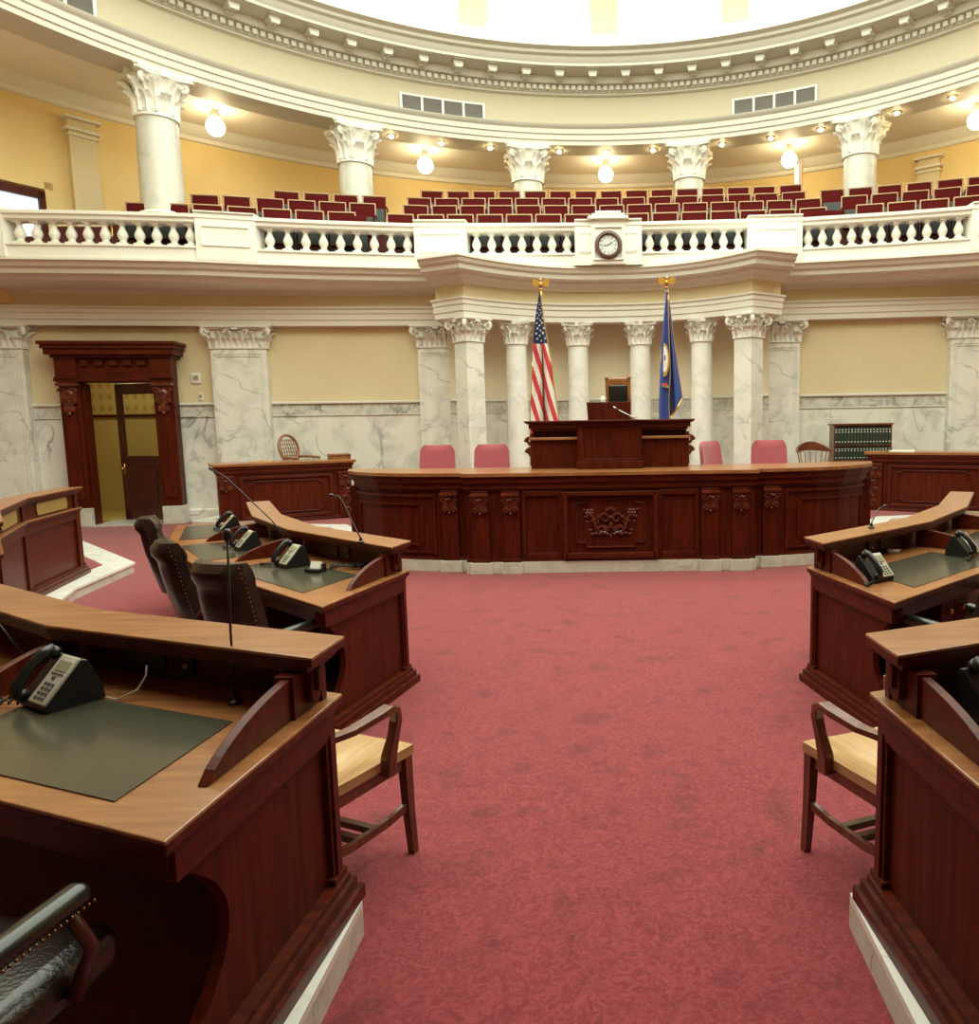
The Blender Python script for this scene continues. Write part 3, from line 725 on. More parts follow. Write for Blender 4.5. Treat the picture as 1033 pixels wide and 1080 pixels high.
obj('cornice',mb,'mahogany_board',DD,world=True,bevel=.006)
dprism('worktop',.11,1.15,1.19,'mahogany_lit_top',bevel=.008)
nF=(0,-1,0); tF=(1,0,0)
for x in(-1.53,-1.17,1.17,1.53):
    mb=MB(); mb.box((x,8.81,.56),(.20,.07,.85)); mb.box((x,8.80,.155),(.22,.09,.04)); p=obj('pilaster',mb,'mahogany',DD,world=True,bevel=.004)
    mb=MB(); mb.box((x,8.765,.067),(.26,.07,.135)); obj('plinth_block',mb,'marble_base',DD,world=True,bevel=.004)
    mb=MB(); carved_capital(mb,(x,8.775,.955),tF,nF,.20,.25); c=obj('carved_capital',mb,'carved_wood',p,smooth='auto'); c.data.transform(wm(p).inverted())
for x0,x1 in((-1.02,-.58),(.58,1.02)):
    mb=MB(); 
    c=(x0+x1)/2; w=x1-x0
    for a in(x0,x1): mb.box((a,8.82,.56),(.045,.05,.8))
    mb.box((c,8.82,.20),(w,.05,.06)); mb.box((c,8.82,.94),(w,.05,.06)); mb.box((c,8.812,.235),(w*.8,.03,.012))
    obj('side_panel',mb,'mahogany',DD,world=True,bevel=.006)
mb=MB()
for a in(-.53,.53): mb.box((a,8.80,.56),(.055,.09,.80))
mb.box((0,8.80,.20),(1.06,.09,.065)); mb.box((0,8.80,.935),(1.06,.09,.05)); frame_path(mb,(0,8.825,.585),tF,nF,.80,.58,.022,.11)
cp=obj('centre_panel',mb,'mahogany_board',DD,world=True,bevel=.006)
mb=MB(); o=V((0,8.80,.60))
for s in(-1,1):
    # rosette
    for k in range(6):
        a=k*PI/3; mb.sphere((s*.25+.034*math.cos(a),8.81,.70+.034*math.sin(a)),.022,5)
    mb.sphere((s*.25,8.795,.70),.02,5)
    mb.tube([(s*.22,8.81,.68),(s*.19,8.80,.60),(s*.17,8.805,.53),(s*.14,8.81,.48),(s*.05,8.80,.475)],[.010,.014,.018,.014,.010],6)
    volute_side(mb,(s*.07,8.805,.64),(s,0,0),.065,.018); volute_side(mb,(s*.11,8.805,.50),(-s,0,0),.055,.020)
    volute_side(mb,(s*.18,8.805,.60),(s,0,0),.045,.014); volute_side(mb,(s*.05,8.805,.51),(s,0,0),.035,.014)
    for q in range(5): mb.sphere((s*(.04+.045*q),8.80,.455+.010*(q%2)),.02,4,(1.2,.8,.8))
    for (x,z) in((.30,.66),(.28,.60),(.21,.74),(.31,.74),(.15,.66),(.24,.50)): mb.sphere((s*x,8.81,z),.016,4,(1.4,.7,.8))
for k in range(5): mb.sphere(((k-2)*.024,8.80,.76-abs(k-2)*.012),.018,5,(.7,.7,1.4))
mb.sphere((0,8.80,.56),.028,5,(.8,.7,1.6)); mb.sphere((0,8.80,.43),.02,5,(.8,.8,1.5)); mb.sphere((0,8.80,.65),.02,5)
c=obj('carving',mb,'carved_wood',DD,world=True,smooth='auto')
for s in(-1,1):
    t=V((1,.08*s*1,0)).normalized(); n=V((t.y,-t.x,0))
    x=1.92*s; y=8.995
    mb=MB(); mb.box((x,y-.015,.56),(.20,.07,.85),rz=.06*s); p=obj('pilaster',mb,'mahogany',DD,world=True,bevel=.004)
    mb=MB(); mb.box((x,y-.05,.067),(.26,.07,.135),rz=.06*s); obj('plinth_block',mb,'marble_base',DD,world=True,bevel=.004)
    mb=MB(); carved_capital(mb,(x,y-.05,.955),(1,.06*s,0),(0,-1,0),.20,.25); c=obj('carved_capital',mb,'carved_wood',p,smooth='auto'); c.data.transform(wm(p).inverted())
    # curved panel mouldings
    mb=MB(); path=[V(q) for q in (WG if s>0 else WL)]
    def PP(u): # u in 0..1 along path from x=2.12 to 3.2
        L=[0]; 
        for a,b in zip(path,path[1:]): L.append(L[-1]+(b-a).length)
        d=.42+u*(L[-1]-.62)
        for i in range(len(path)-1):
            if d<=L[i+1]:
                q=path[i].lerp(path[i+1],(d-L[i])/(L[i+1]-L[i])); tt=(path[i+1]-path[i]).normalized(); nn=V((tt.y,-tt.x))*s
                return q+nn*.012
        return path[-1]
    for z0,z1,u0,u1,w in((.22,.24,0,1,.03),(.90,.93,0,1,.03),(.31,.33,.14,.86,.02),(.80,.82,.14,.86,.02)):
        mb.bar([(*PP(u0+(u1-u0)*i/12),(z0+z1)/2) for i in range(13)],.035,z1-z0)
    for u,z0,z1 in((0,.2,.94),(1,.2,.94),(.11,.35,.78),(.89,.35,.78)):
        q=PP(u); mb.box((q.x,q.y,(z0+z1)/2),(.028,.028,z1-z0))
    obj('curved_panel',mb,'mahogany_board',DD,world=True)
    mb=MB(); mb.box((3.37*s,9.93,.56),(.10,.16,.85)); e=obj('end_pilaster',mb,'mahogany',DD,world=True)
    mb=MB(); carved_capital(mb,(3.42*s,9.93,.955),(0,1,0),(s,0,0),.16,.34); volute_side(mb,V((3.45*s,9.86,.80)),V((s,0,0)),.06,.03); volute_side(mb,V((3.44*s,9.86,.66)),V((s,0,0)),.04,.03)
    obj('end_bracket',mb,'carved_wood',DD,world=True,smooth='auto')

# ------------------------------------------------------------------ rostrum tower
RT=thing('rostrum','tall central mahogany rostrum rising behind the long front desk','rostrum',(0,9.9,.146))
mb=MB(); mb.box((0,9.40,1.472),(.80,.16,.56)); 
for s in(-1,1): mb.box((s*.355,9.315,1.48),(.07,.03,.58))
mb.box((0,9.31,1.745),(.82,.06,.05)); mb.box((0,9.31,1.24),(.82,.05,.09)); mb.box((0,9.31,1.30),(.66,.04,.03)); mb.box((0,9.36,1.778),(.86,.26,.022))
obj('front_panel',mb,'mahogany',RT,world=True,bevel=.006)
mb=MB(); mb.box((0,10.03,1.44),(1.98,.5,.49)); mb.box((0,10.20,.67),(1.98,.2,1.04)); obj('body',mb,'mahogany',RT,world=True)
for s in(-1,1):
    mb=MB(); mb.box((s*.70,9.68,1.372),(.58,.34,.36)); sb=obj('side_cabinet',mb,'mahogany',RT,world=True)
    mb=MB(); mb.box((s*.70,9.66,1.565),(.62,.40,.03)); obj('side_shelf',mb,'mahogany_lit_top',RT,world=True,bevel=.005)
    mb=MB(); volute_side(mb,V((s*1.03,9.80,1.52)),V((s,0,0)),.06,.03); volute_side(mb,V((s*1.02,9.80,1.38)),V((s,0,0)),.06,.035); mb.box((s*1.0,9.82,1.42),(.05,.12,.42)); obj('scroll_bracket',mb,'carved_wood',RT,world=True,smooth='auto')
mb=MB()
for e,z0,z1 in((0,1.66,1.69),(.03,1.69,1.75),(.06,1.75,1.765),(.08,1.765,1.79)): mb.box((0,10.0,(z0+z1)/2),(2.0+2*e,.66+2*e,z1-z0))
obj('cornice_shelf',mb,'mahogany_board',RT,world=True,bevel=.005)
LE=MB(); LE.plate([(-.28,0),(.26,0),(.29,.235),(-.30,.235)],(0,10.02,1.79),(1,0,0),(0,0,1),(0,1,0),.02); LE.box((0,10.2,1.80),(.54,.36,.02)); LE.box((-.275,10.2,1.88),(.02,.36,.18)); LE.box((.265,10.2,1.88),(.02,.36,.18))
o=tag(obj('lectern_box',LE,'mahogany',None,bevel=.004),'small mahogany lectern box on top of the rostrum','lectern')
mb=MB(); mb.sphere((0,0,.055),.045,8,(.75,.6,1.25)); mb.lathe([(.03,0),(.035,.01),(.015,.02)],n=12)
o=tag(obj('ornament',mb,'paper',None,True),'small pale oval ornament on the lectern before the presiding chair','ornament'); o.location=(-.085,10.16,2.0)
mb=MB(); mb.box((-.085,10.16,1.906),(.12,.10,.19)); tag(obj('wooden_block',mb,'mahogany'),'wooden block inside the lectern box carrying the pale ornament','block')
def mic(label,base,pts,r=.006,head=.014,col='black_metal',hl=.05,name='gooseneck_microphone'):
    t=thing(name,label,'microphone',base)
    mb=MB(); mb.lathe([(.022,0),(.022,.010),(.012,.016),(.009,.035)],n=16); obj('base',mb,col,t,'auto')
    P=[V((0,0,.03))]+[V(p)-V(base) for p in pts]
    mb=MB(); mb.tube(P,r,6); obj('neck',mb,col,t,True)
    d=(P[-1]-P[-2]).normalized(); mb=MB(); mb.tube([P[-1]-d*.01,P[-1]+d*hl*.15,P[-1]+d*hl*.7,P[-1]+d*hl],[head*.5,head,head,head*.5],10); obj('head',mb,'black_plastic' if col=='black_metal' else col,t,True)
mic('thin silver gooseneck microphone on the rostrum top beside the lectern box',(.33,9.48,1.79),[(.28,9.6,1.83),(.15,9.7,1.90),(.08,9.78,1.94)],.006,.012,'chrome')

# raised floors behind
mb=MB(); mb.box((0,11.9,.80),(2.3,2.4,.60)); struct('trim_%d'%tn,mb,'carpet'); tn+=1
for s in(-1,1):
    mb=MB(); mb.box((s*4.88,13.78,.33 if s<0 else .263),(3.1,.86,.37 if s<0 else .234)); struct('trim_%d'%tn,mb,'carpet'); tn+=1

# ------------------------------------------------------------------ presiding chair
t=thing('presiding_chair','high-backed carved wooden chair with black leather back behind the lectern','chair',(.10,11.25,1.10),-.18); t.scale=(.84,1,1)
Rb=Matrix.Rotation(.10,3,'X')
def rot(mb,R,off): mb.v=[tuple(R@V(p)+V(off)) for p in mb.v]; return mb
mb=MB()
for s in(-1,1):
    mb.box((s*.20,0,.35),(.05,.05,.78)); mb.sphere((s*.20,0,.76),.038,7)
mb.box((0,0,.70),(.40,.045,.09)); mb.box((0,0,.06),(.40,.045,.10)); mb.tube([(-.19,0,.745),(.19,0,.745)],.022,8)
obj('back_frame',rot(mb,Rb,(0,.25,.56)),'honey_wood',t,bevel=.004)
mb=MB(); mb.rbox((0,-.005,.40),(.34,.07,.52),.02); obj('back_pad',rot(mb,Rb,(0,.25,.56)),'black_leather',t,'auto')
mb=MB(); mb.rbox((0,0,.49),(.54,.52,.12),.04); obj('seat',mb,'black_leather',t,'auto')
for s in(-1,1):
    mb=MB(); mb.rbox((s*.29,0,.72),(.06,.44,.05),.02); mb.box((s*.29,-.18,.60),(.04,.05,.22)); mb.box((s*.29,.18,.60),(.04,.05,.22)); obj('armrest',mb,'honey_wood',t,'auto')
for s in(-1,1):
    for q in(-1,1): mb=MB(); mb.box((s*.24,q*.22,.22),(.06,.06,.44)); obj('leg',mb,'honey_wood',t)

# ------------------------------------------------------------------ pink swivel chairs
def swivel(lab,loc,rz,m='pink_fabric',group='pink chairs behind the long front desk'):
    t=thing('swivel_chair',lab,'chair',loc,rz,group)
    mb=MB()
    def fn(u,v,side):
        x=(u-.5)*.56; z=.52+v*.80
        w=1-.10*v; c=(abs(u-.5)*2)**3*.06
        if v>.86: w*=math.sqrt(max(.02,1-((v-.86)/.14)**2*.38))
        return V((x*w,-.25-.10*v+c+side*.05*(1-(abs(u-.5)*2)**4*.5)*(1 if v<.97 else .6),z))
    mb.grid(lambda u,v:fn(u,v,1),14,16); n0=len(mb.v); mb.grid(lambda u,v:fn(u,v,-1),14,16)
    N=15; R=17
    for i in range(N-1):
        mb.f.append((i,i+n0,i+1+n0,i+1)); mb.mi.append(0); a=(R-1)*N+i; mb.f.append((a,a+1,a+1+n0,a+n0)); mb.mi.append(0)
    for j in range(R-1):
        a=j*N; mb.f.append((a,a+N,a+N+n0,a+n0)); mb.mi.append(0); b=j*N+N-1; mb.f.append((b,b+n0,b+N+n0,b+N)); mb.mi.append(0)
    obj('backrest',mb,m,t,'auto')
    mb=MB(); mb.rbox((0,0,.48),(.52,.50,.11),.05); obj('seat',mb,m,t,'auto')
    for s in(-1,1):
        mb=MB(); mb.tube([(s*.25,.05,.45),(s*.30,.05,.55),(s*.30,.03,.70)],.018,8); obj('arm_support',mb,'dark_wood',t,True)
        mb=MB(); mb.rbox((s*.30,.02,.71),(.06,.30,.035),.015); obj('armrest',mb,'dark_wood',t,'auto')
    mb=MB(); mb.lathe([(.03,.10),(.03,.44)],n=12)
    for k in range(5):
        a=k*2*PI/5; mb.tube([(0,0,.12),(.28*math.cos(a),.28*math.sin(a),.07)],[.03,.02],6); mb.sphere((.28*math.cos(a),.28*math.sin(a),.035),.034,6)
    obj('base',mb,'dark_wood',t,'auto')
    return t
# chair faces +y locally
sw=swivel('pink fabric swivel chair behind the front desk, leftmost of the two left of the rostrum',(-2.54,10.85,.146),PI)
dup(sw,(-1.74,10.85,.146),PI,'pink fabric swivel chair behind the front desk, immediately left of the rostrum','pink chairs behind the long front desk')
dup(sw,(1.68,10.85,.146),PI+.9,'pink swivel chair turned sideways, immediately right of the rostrum','pink chairs behind the long front desk')
dup(sw,(2.31,10.85,.146),PI-.1,'pink fabric swivel chair at the right end behind the front desk','pink chairs behind the long front desk')

# ------------------------------------------------------------------ flags
def flagstand(label,x,y,zt):
    t=thing('flag_stand',label,'flag',(x,y,.50)); 
    mb=MB(); mb.lathe([(.15,0),(.15,.02),(.06,.06),(.03,.10),(.03,.2)],n=20); obj('base',mb,'brass',t,'auto')
    mb=MB(); mb.lathe([(.015,.1),(.015,zt-.5)],n=10); obj('pole',mb,'walnut_wood',t,'auto')
    mb=MB(); z=zt-.5
    mb.lathe([(.02,z-.05),(.03,z-.03),(.012,z),(.035,z+.03),(.012,z+.055)],n=12); mb.sphere((0,0,z+.10),.035,7,(.8,.9,1.4)); mb.sphere((0,-.03,z+.165),.022,6); mb.tube([(0,-.04,z+.165),(0,-.065,z+.155)],[.010,.002],5)
    for s in(-1,1): mb.plate([(0,0),(.05,.05),(.12,.07),(.125,.0),(.09,-.05),(.05,-.03),(0,-.05)] if s>0 else [(0,0),(-.05,.05),(-.12,.07),(-.125,.0),(-.09,-.05),(-.05,-.03),(0,-.05)],(0,0,z+.12),(1,0,0),(0,0,1),(0,1,0),.012)
    obj('eagle_finial',mb,'brass',t,'auto'); return t
def interp(T,z):
    for (a,*p),(b,*q) in zip(T,T[1:]):
        if a>=z>=b:
            k=(a-z)/(a-b); return [u+(v-u)*k for u,v in zip(p,q)]
    return list(T[-1][1:])
FY=11.6
t=flagstand('striped national flag with stars hanging from a gold-eagle pole, left of the chair',-1.0,FY,3.72)
UT=[(3.72,-1.02,-1.00),(3.4,-1.08,-.98),(3.02,-1.13,-.93),(2.7,-1.14,-.87),(2.3,-1.17,-.84),(1.9,-1.20,-.78),(1.0,-1.22,-.74)]
mb=MB(); nu,nv=56,240
def fu(u,v):
    z=3.72-v*2.6; a,b=interp(UT,z); k=min(1,v*3)
    return V((a+(b-a)*u, FY-.05-.05*k*math.sin(u*9+.7)-.02*k*math.sin(u*17+v*3), z))
mb.grid(fu,nu,nv)
for i,(f) in enumerate(mb.f):
    c=sum((V(mb.v[k]) for k in f),V())/4; z=c.z
    if z>2.95: mb.mi[i]=0
    else:
        q=c.x+1.2-.27*(2.95-z)
        mb.mi[i]=1+int(math.floor(q/.068+.45))%2
cl=obj('cloth',mb,['flag_navy','flag_white','flag_red'],t,world=True,smooth=True)
mb=MB(); rs=random.Random(3)
def star(mb,c,r):
    pts=[(r*(1 if k%2==0 else .42)*math.sin(k*PI/5),r*(1 if k%2==0 else .42)*math.cos(k*PI/5)) for k in range(10)]
    mb.plate(pts,c,(1,0,0),(0,0,1),(0,-1,0),.004)
for j in range(8):
    for i in range(3):
        z=3.55-j*.075-(i%2)*.03; v=(3.72-z)/2.6; u=.2+.3*i+(j%2)*.1
        if u>.95: continue
        p=fu(u,v); a,b=interp(UT,z); star(mb,(p.x,p.y-.012,p.z),min(.022,(b-a)*.14))
obj('stars',mb,'flag_white',t,world=True)
mb=MB(); mb.tube([fu(1,v/30)+V((.004,-.008,0)) for v in range(31)],.009,5); mb.tube([fu(0,v/30)+V((-.004,-.008,0)) for v in range(12,31)],.006,5); obj('gold_fringe',mb,'gold_paint',t,world=True,smooth=True)
t=flagstand('blue flag with gold seal and gold fringe hanging from a pole, right of the chair',.885,FY,3.72)
BTb=[(3.72,.875,.895),(3.3,.83,.90),(2.9,.79,.91),(2.5,.77,.92),(2.1,.75,.90),(1.8,.75,.90),(1.0,.74,.90)]
def fb(u,v):
    z=3.72-v*2.6; a,b=interp(BTb,z); k=min(1,v*3); return V((a+(b-a)*u, FY-.06-.035*k*math.sin(u*6+.5), z))
mb=MB(); mb.grid(fb,12,50); obj('cloth',mb,'flag_blue',t,world=True,smooth=True)
B2=[(3.72,.89,.90),(3.4,.90,.94),(2.9,.90,1.00),(2.5,.90,1.055),(2.2,.91,1.105),(2.1,.92,1.11)]
mb=MB()
def fc(u,v):
    z=3.72-v*(1.62-.32*0); a,b=interp(B2,z); zz=z-(1-u)*.0-(.30*(1-u))*max(0,(v-.8)/.2)**1; k=min(1,v*3)
    return V((a+(b-a)*u,FY-.03+.04*k*math.sin(u*8),zz))
mb.grid(fc,12,40)
for i,f in enumerate(mb.f):
    c=sum((V(mb.v[k]) for k in f),V())/4; mb.mi[i]=1 if (i%12) in(5,6,7,8,9,10,11) else 0
obj('cloth_fold',mb,['flag_navy','flag_blue'],t,world=True,smooth=True)
mb=MB(); mb.tube([fc(u/12,1)+V((0,-.01,0)) for u in range(13)],.015,5); mb.tube([fb(1,v/30)+V((.004,-.008,0)) for v in range(1,28)],.007,5); mb.tube([fc(1,v/30) for v in range(31)],.006,5); obj('gold_fringe',mb,'gold_paint',t,world=True,smooth=True)
# seal
mb=MB(); c=fb(.42,(3.72-2.68)/2.6)
def ell(rx,rz,n=26): return [(rx*math.cos(2*PI*k/n),rz*math.sin(2*PI*k/n)) for k in range(n)]
mb.plate(ell(.072,.25),(c.x,c.y-.012,c.z),(1,0,0),(0,0,1),(0,-1,0),.004); mb.cur=1; mb.plate(ell(.052,.19),(c.x,c.y-.017,c.z+.01),(1,0,0),(0,0,1),(0,-1,0),.004)
mb.cur=2; mb.plate(ell(.010,.05),(c.x+.008,c.y-.022,c.z+.03),(1,0,0),(0,0,1),(0,-1,0),.004); mb.cur=0
mb.plate([(-.07,-.03),(.06,-.06),(.065,-.02),(-.065,.02)],(c.x,c.y-.02,c.z-.36),(1,0,0),(0,0,1),(0,-1,0),.004); mb.cur=3; mb.plate([(-.02,-.04),(.035,-.05),(.03,.0),(-.02,.0)],(c.x,c.y-.025,c.z-.34),(1,0,0),(0,0,1),(0,-1,0),.004)
mb.cur=1; mb.sphere((c.x+.015,c.y-.02,c.z-.04),.018,5,(1,.3,1.6)); mb.sphere((c.x-.02,c.y-.02,c.z+.06),.014,5,(1,.3,2.2))
obj('seal',mb,['gold_paint','flag_white','flag_blue','flag_red'],t,world=True)

# ------------------------------------------------------------------ side desks
def side_desk(label,p0,p1,s,group=None):
    p0=V(p0);p1=V(p1); L=(p1-p0).length; tt=(p1-p0).normalized(); rz=math.atan2(tt.y,tt.x); mid=(p0+p1)/2
    z0=.125
    t=thing('side_desk',label,'desk',(mid.x,mid.y,z0),rz)
    H=1.18-z0
    mb=MB(); mb.box((0,.28,H/2-.08),(L-.14,.50,H-.16)); obj('body',mb,'mahogany',t)
    mb=MB()
    for e,a,b in((0,H-.20,H-.17),(.02,H-.17,H-.10),(.04,H-.10,H-.05)): mb.box((0,.28,(a+b)/2),(L-.10+2*e,.54+2*e,b-a))
    mb.box((0,.28,.03),(L-.06,.58,.06)); mb.box((0,.28,.075),(L-.10,.54,.03)); obj('cornice',mb,'mahogany_board',t,bevel=.006)
    mb=MB(); mb.box((0,.30,H-.025),(L+.06,.70,.05)); obj('worktop',mb,'mahogany_lit_top',t,bevel=.006)
    for q in(-1,1):
        mb=MB(); mb.box((q*(L/2-.17),.015,H/2-.10),(.22,.05,H-.2)); p=obj('pilaster',mb,'mahogany',t,bevel=.004)
        mb=MB(); carved_capital(mb,(q*(L/2-.17),-.01,H-.20),(1,0,0),(0,-1,0),.22,.27); obj('carved_capital',mb,'carved_wood',p,'auto')
    mb=MB(); w=L-.80
    for a in(-w/2,w/2): mb.box((a,.02,(H-.2)/2+.03),(.05,.05,H-.34))
    mb.box((0,.02,.13),(w,.05,.05)); mb.box((0,.02,H-.25),(w,.05,.05)); frame_path(mb,(0,.025,(H-.2)/2+.04),(1,0,0),(0,-1,0),w-.26,H-.52,.02,.07); obj('panel',mb,'mahogany_board',t,bevel=.005)
    return t
side_desk('mahogany side desk with carved panel by the wall, left of the long front desk',(-6.46,12.25),(-4.56,13.4),1)
side_desk('mahogany side desk with carved panel by the wall, right of the long front desk',(4.53,13.35),(6.43,12.2),1)

# chairs behind side desks
t=thing('cane_armchair','honey-coloured wooden armchair with oval back behind the left side desk','chair',(-5.72,13.92,.515),-PI/2-.5)
mb=MB(); pts=[(.21*math.sin(a)*1.0,-.25-.10*(math.cos(a)*-1+1)*.5,.86-.24*math.cos(a)) for a in [2*PI*k/20 for k in range(21)]]; mb.tube(pts,.025,8); mb.tube([(-.16,-.25,.68),(-.16,-.22,.45)],.02,6); mb.tube([(.16,-.25,.68),(.16,-.22,.45)],.02,6); obj('back_frame',mb,'honey_wood',t,True)
mb=MB()
for k in range(7): 
    x=-.15+.05*k; mb.tube([(x,-.26,.68),(x,-.31,.86),(x*.9,-.36,1.03)],.009,5)
for k in range(5): mb.tube([(-.17,-.29,.72+.07*k),(.17,-.29,.72+.07*k)],.007,5)
obj('cane_back',mb,'honey_wood',t,True)
mb=MB(); mb.rbox((0,0,.44),(.50,.48,.05),.02); obj('seat',mb,'honey_wood',t,'auto')
for s in(-1,1):
    mb=MB(); mb.tube([(s*.19,-.27,.70),(s*.27,-.1,.70),(s*.27,.20,.69)],.022,8); mb.tube([(s*.27,.18,.69),(s*.24,.16,.44)],.018,8); obj('arm',mb,'honey_wood',t,True)
    for q in(-1,1): mb=MB(); mb.tube([(s*.21,q*.2,.42),(s*.23,q*.22,0)],[.024,.016],8); obj('leg',mb,'honey_wood',t,True)
t=thing('spindle_chair','round-backed brown wooden spindle armchair beside the bookcase','chair',(3.66,13.60,.38),PI)
mb=MB(); arc=[(.30*math.sin(a),.02-.27*math.cos(a),.82+.08*math.cos(a)**2*(1 if math.cos(a)>0 else 0)) for a in [-1.9+3.8*k/18 for k in range(19)]]; mb.bar(arc,.045,[.03+.13*max(0,math.cos(-1.9+3.8*k/18))**1.5 for k in range(19)]); obj('back_rail',mb,'walnut_wood',t)
for k in range(9):
    a=-1.5+3.0*k/8; mb=MB(); mb.tube([(.29*math.sin(a),.02-.26*math.cos(a),.80),(.22*math.sin(a),.02-.20*math.cos(a),.44)],.011,6); obj('spindle',mb,'honey_wood',t,True)
mb=MB(); mb.rbox((0,0,.43),(.50,.46,.045),.02); obj('seat',mb,'walnut_wood',t,'auto')
for s in(-1,1):
    for q in(-1,1): mb=MB(); mb.tube([(s*.17,q*.16,.42),(s*.24,q*.22,0)],[.022,.016],8); obj('leg',mb,'walnut_wood',t,True)
# desk organiser, folders
mb=MB(); 
for a,b,c,d in((0,0,.0,0),): mb.box((0,0,.01),(.36,.22,.02)); mb.box((0,0,.075),(.36,.22,.012)); mb.box((-.175,0,.05),(.012,.22,.09)); mb.box((.175,0,.05),(.012,.22,.09)); mb.box((0,.10,.05),(.36,.012,.09)); mb.box((0,-.02,.04),(.32,.16,.03))
o=tag(obj('letter_tray',mb,'honey_wood'),'small wooden letter tray at the right end of the left side desk','tray'); o.location=(-4.86,13.52,1.18); o.rotation_euler=(0,0,.54)
mb=MB(); mb.box((0,0,.006),(.42,.28,.012)); mb.box((.01,.0,.016),(.40,.27,.008)); o=tag(obj('folder',mb,'oak_wood'),'flat tan folder lying on the left side desk','folder'); o.location=(-5.92,12.85,1.18); o.rotation_euler=(0,0,.54)
mb=MB(); mb.box((0,0,.006),(.42,.28,.012)); mb.box((.01,.0,.016),(.40,.27,.008)); o=tag(obj('papers',mb,'paper'),'stack of papers lying on the right side desk','papers'); o.location=(5.15,13.28,1.18); o.rotation_euler=(0,0,-.54)
# bookcase
t=thing('bookcase','low dark wooden bookcase with two rows of law books against the marble wall','bookcase',(4.62,13.98,.38)); t.scale=(1,1,1.12)
mb=MB(); W=1.06; 
for z in(.02,.55,1.13): mb.box((0,0,z),(W,.30,.03))
for s in(-1,1): mb.box((s*(W/2-.012),0,.57),(.025,.30,1.14))
mb.box((0,.14,.57),(W,.02,1.14)); mb.box((0,0,1.145),(W+.05,.34,.025)); mb.box((0,0,.80),(W,.29,.02)); obj('case',mb,'walnut_wood',t,bevel=.003)
bk=None
for row,z in enumerate((.812,.566)):
    for i in range(18):
        x=4.62-.49+i*.0575
        if bk is None:
            mb=MB(); mb.box((0,0,.125 if row else .145),(.050,.20,.29 if row==0 else .22)); mb.cur=1
            for q in(.05,.21,.25): mb.box((0,-.101,q),(.026,.004,.012))
            mb.cur=0; bk=obj('law_book',mb,['book_green','paper']); tag(bk,'dark law book with pale spine bands in the upper row of the bookcase','book','books in the bookcase'); bk.location=(x,13.93,.38+z*1.12); bk.scale=(1,1,1.1) 
        else:
            c=bk.copy(); C.objects.link(c); c.location=(x,13.93,.38+z*1.12); c.scale=(1,1,1.1 if row==0 else .80)
            c['label']='dark law book with pale spine bands in the %s row of the bookcase'%('upper' if row==0 else 'lower')

# ------------------------------------------------------------------ left doorway
fy=13.88
D1=bpy.data.objects.new('door_1',None); C.objects.link(D1); D1.location=(-8.95,fy,0); D1.scale=(1.07,1,1); D1.rotation_euler=(0,0,0); D1['kind']='structure'
DR=.165
def dl(name,mb,m,par=D1,**k):
    o=obj(name,mb,m,par,**k); return o
D1.rotation_euler=(0,0,DR)
for s,x in((-1,-.73),(1,.73)):
    mb=MB(); mb.box((x,.10,1.48),(.31,.24,2.28)); mb.box((x-s*.16,.18,1.3),(.07,.22,2.6)); mb.box((x,-.03,1.35),(.19,.03,1.7)); dl('jamb',mb,'mahogany',bevel=.006)
    mb=MB(); mb.box((x+s*.01,.09,.17),(.35,.28,.34)); dl('plinth_block',mb,'marble_base',bevel=.01)
    mb=MB(); mb.box((x,-.03,2.42),(.24,.08,.36)); mb.box((x,-.06,2.58),(.32,.14,.06)); mb.box((x,-.05,2.14),(.17,.08,.10))
    for q in(-1,1): volute_side(mb,V((x+q*.09,-.09,2.46)),V((q,0,0)),.06,.022); volute_side(mb,V((x+q*.07,-.08,2.26)),V((q,0,0)),.045,.022)
    mb.lathe([(.10,0),(.09,.03),(.05,.05),(.0001,.055)],(x,-.07,2.40),n=16,R=Rx); mb.sphere((x,-.08,2.06),.035,6)
    leaf(mb,V((x,-.07,2.14)),(0,-1,0),.06,.3,.08); dl('carved_console',mb,'carved_wood',smooth='auto')
mb=MB()
mb.box((0,.10,2.84),(1.78,.24,.44)); 
for s in(-1,1): mb.box((s*.73,-.03,2.84),(.33,.12,.44)); mb.box((s*.73,-.04,2.70),(.36,.14,.04))
mb.box((0,-.03,2.66),(1.86,.12,.05)); mb.box((0,.02,2.99),(1.12,.10,.04))
for k in range(5): mb.box((-.44+.22*k,-.02,2.96),(.12,.14,.10))
dl('head_frieze',mb,'mahogany_board',bevel=.006)
mb=MB()
for e,z0,z1 in((0,3.05,3.10),(.06,3.10,3.20),(.09,3.20,3.27),(.12,3.27,3.33)): mb.box((0,.08-e*.6,(z0+z1)/2),(1.86+2*e,.42+e*1.2,z1-z0))
dl('cornice',mb,'mahogany_board',bevel=.008)
mb=MB(); mb.box((0,.36,.012),(1.12,.9,.024)); dl('threshold',mb,'marble_base')
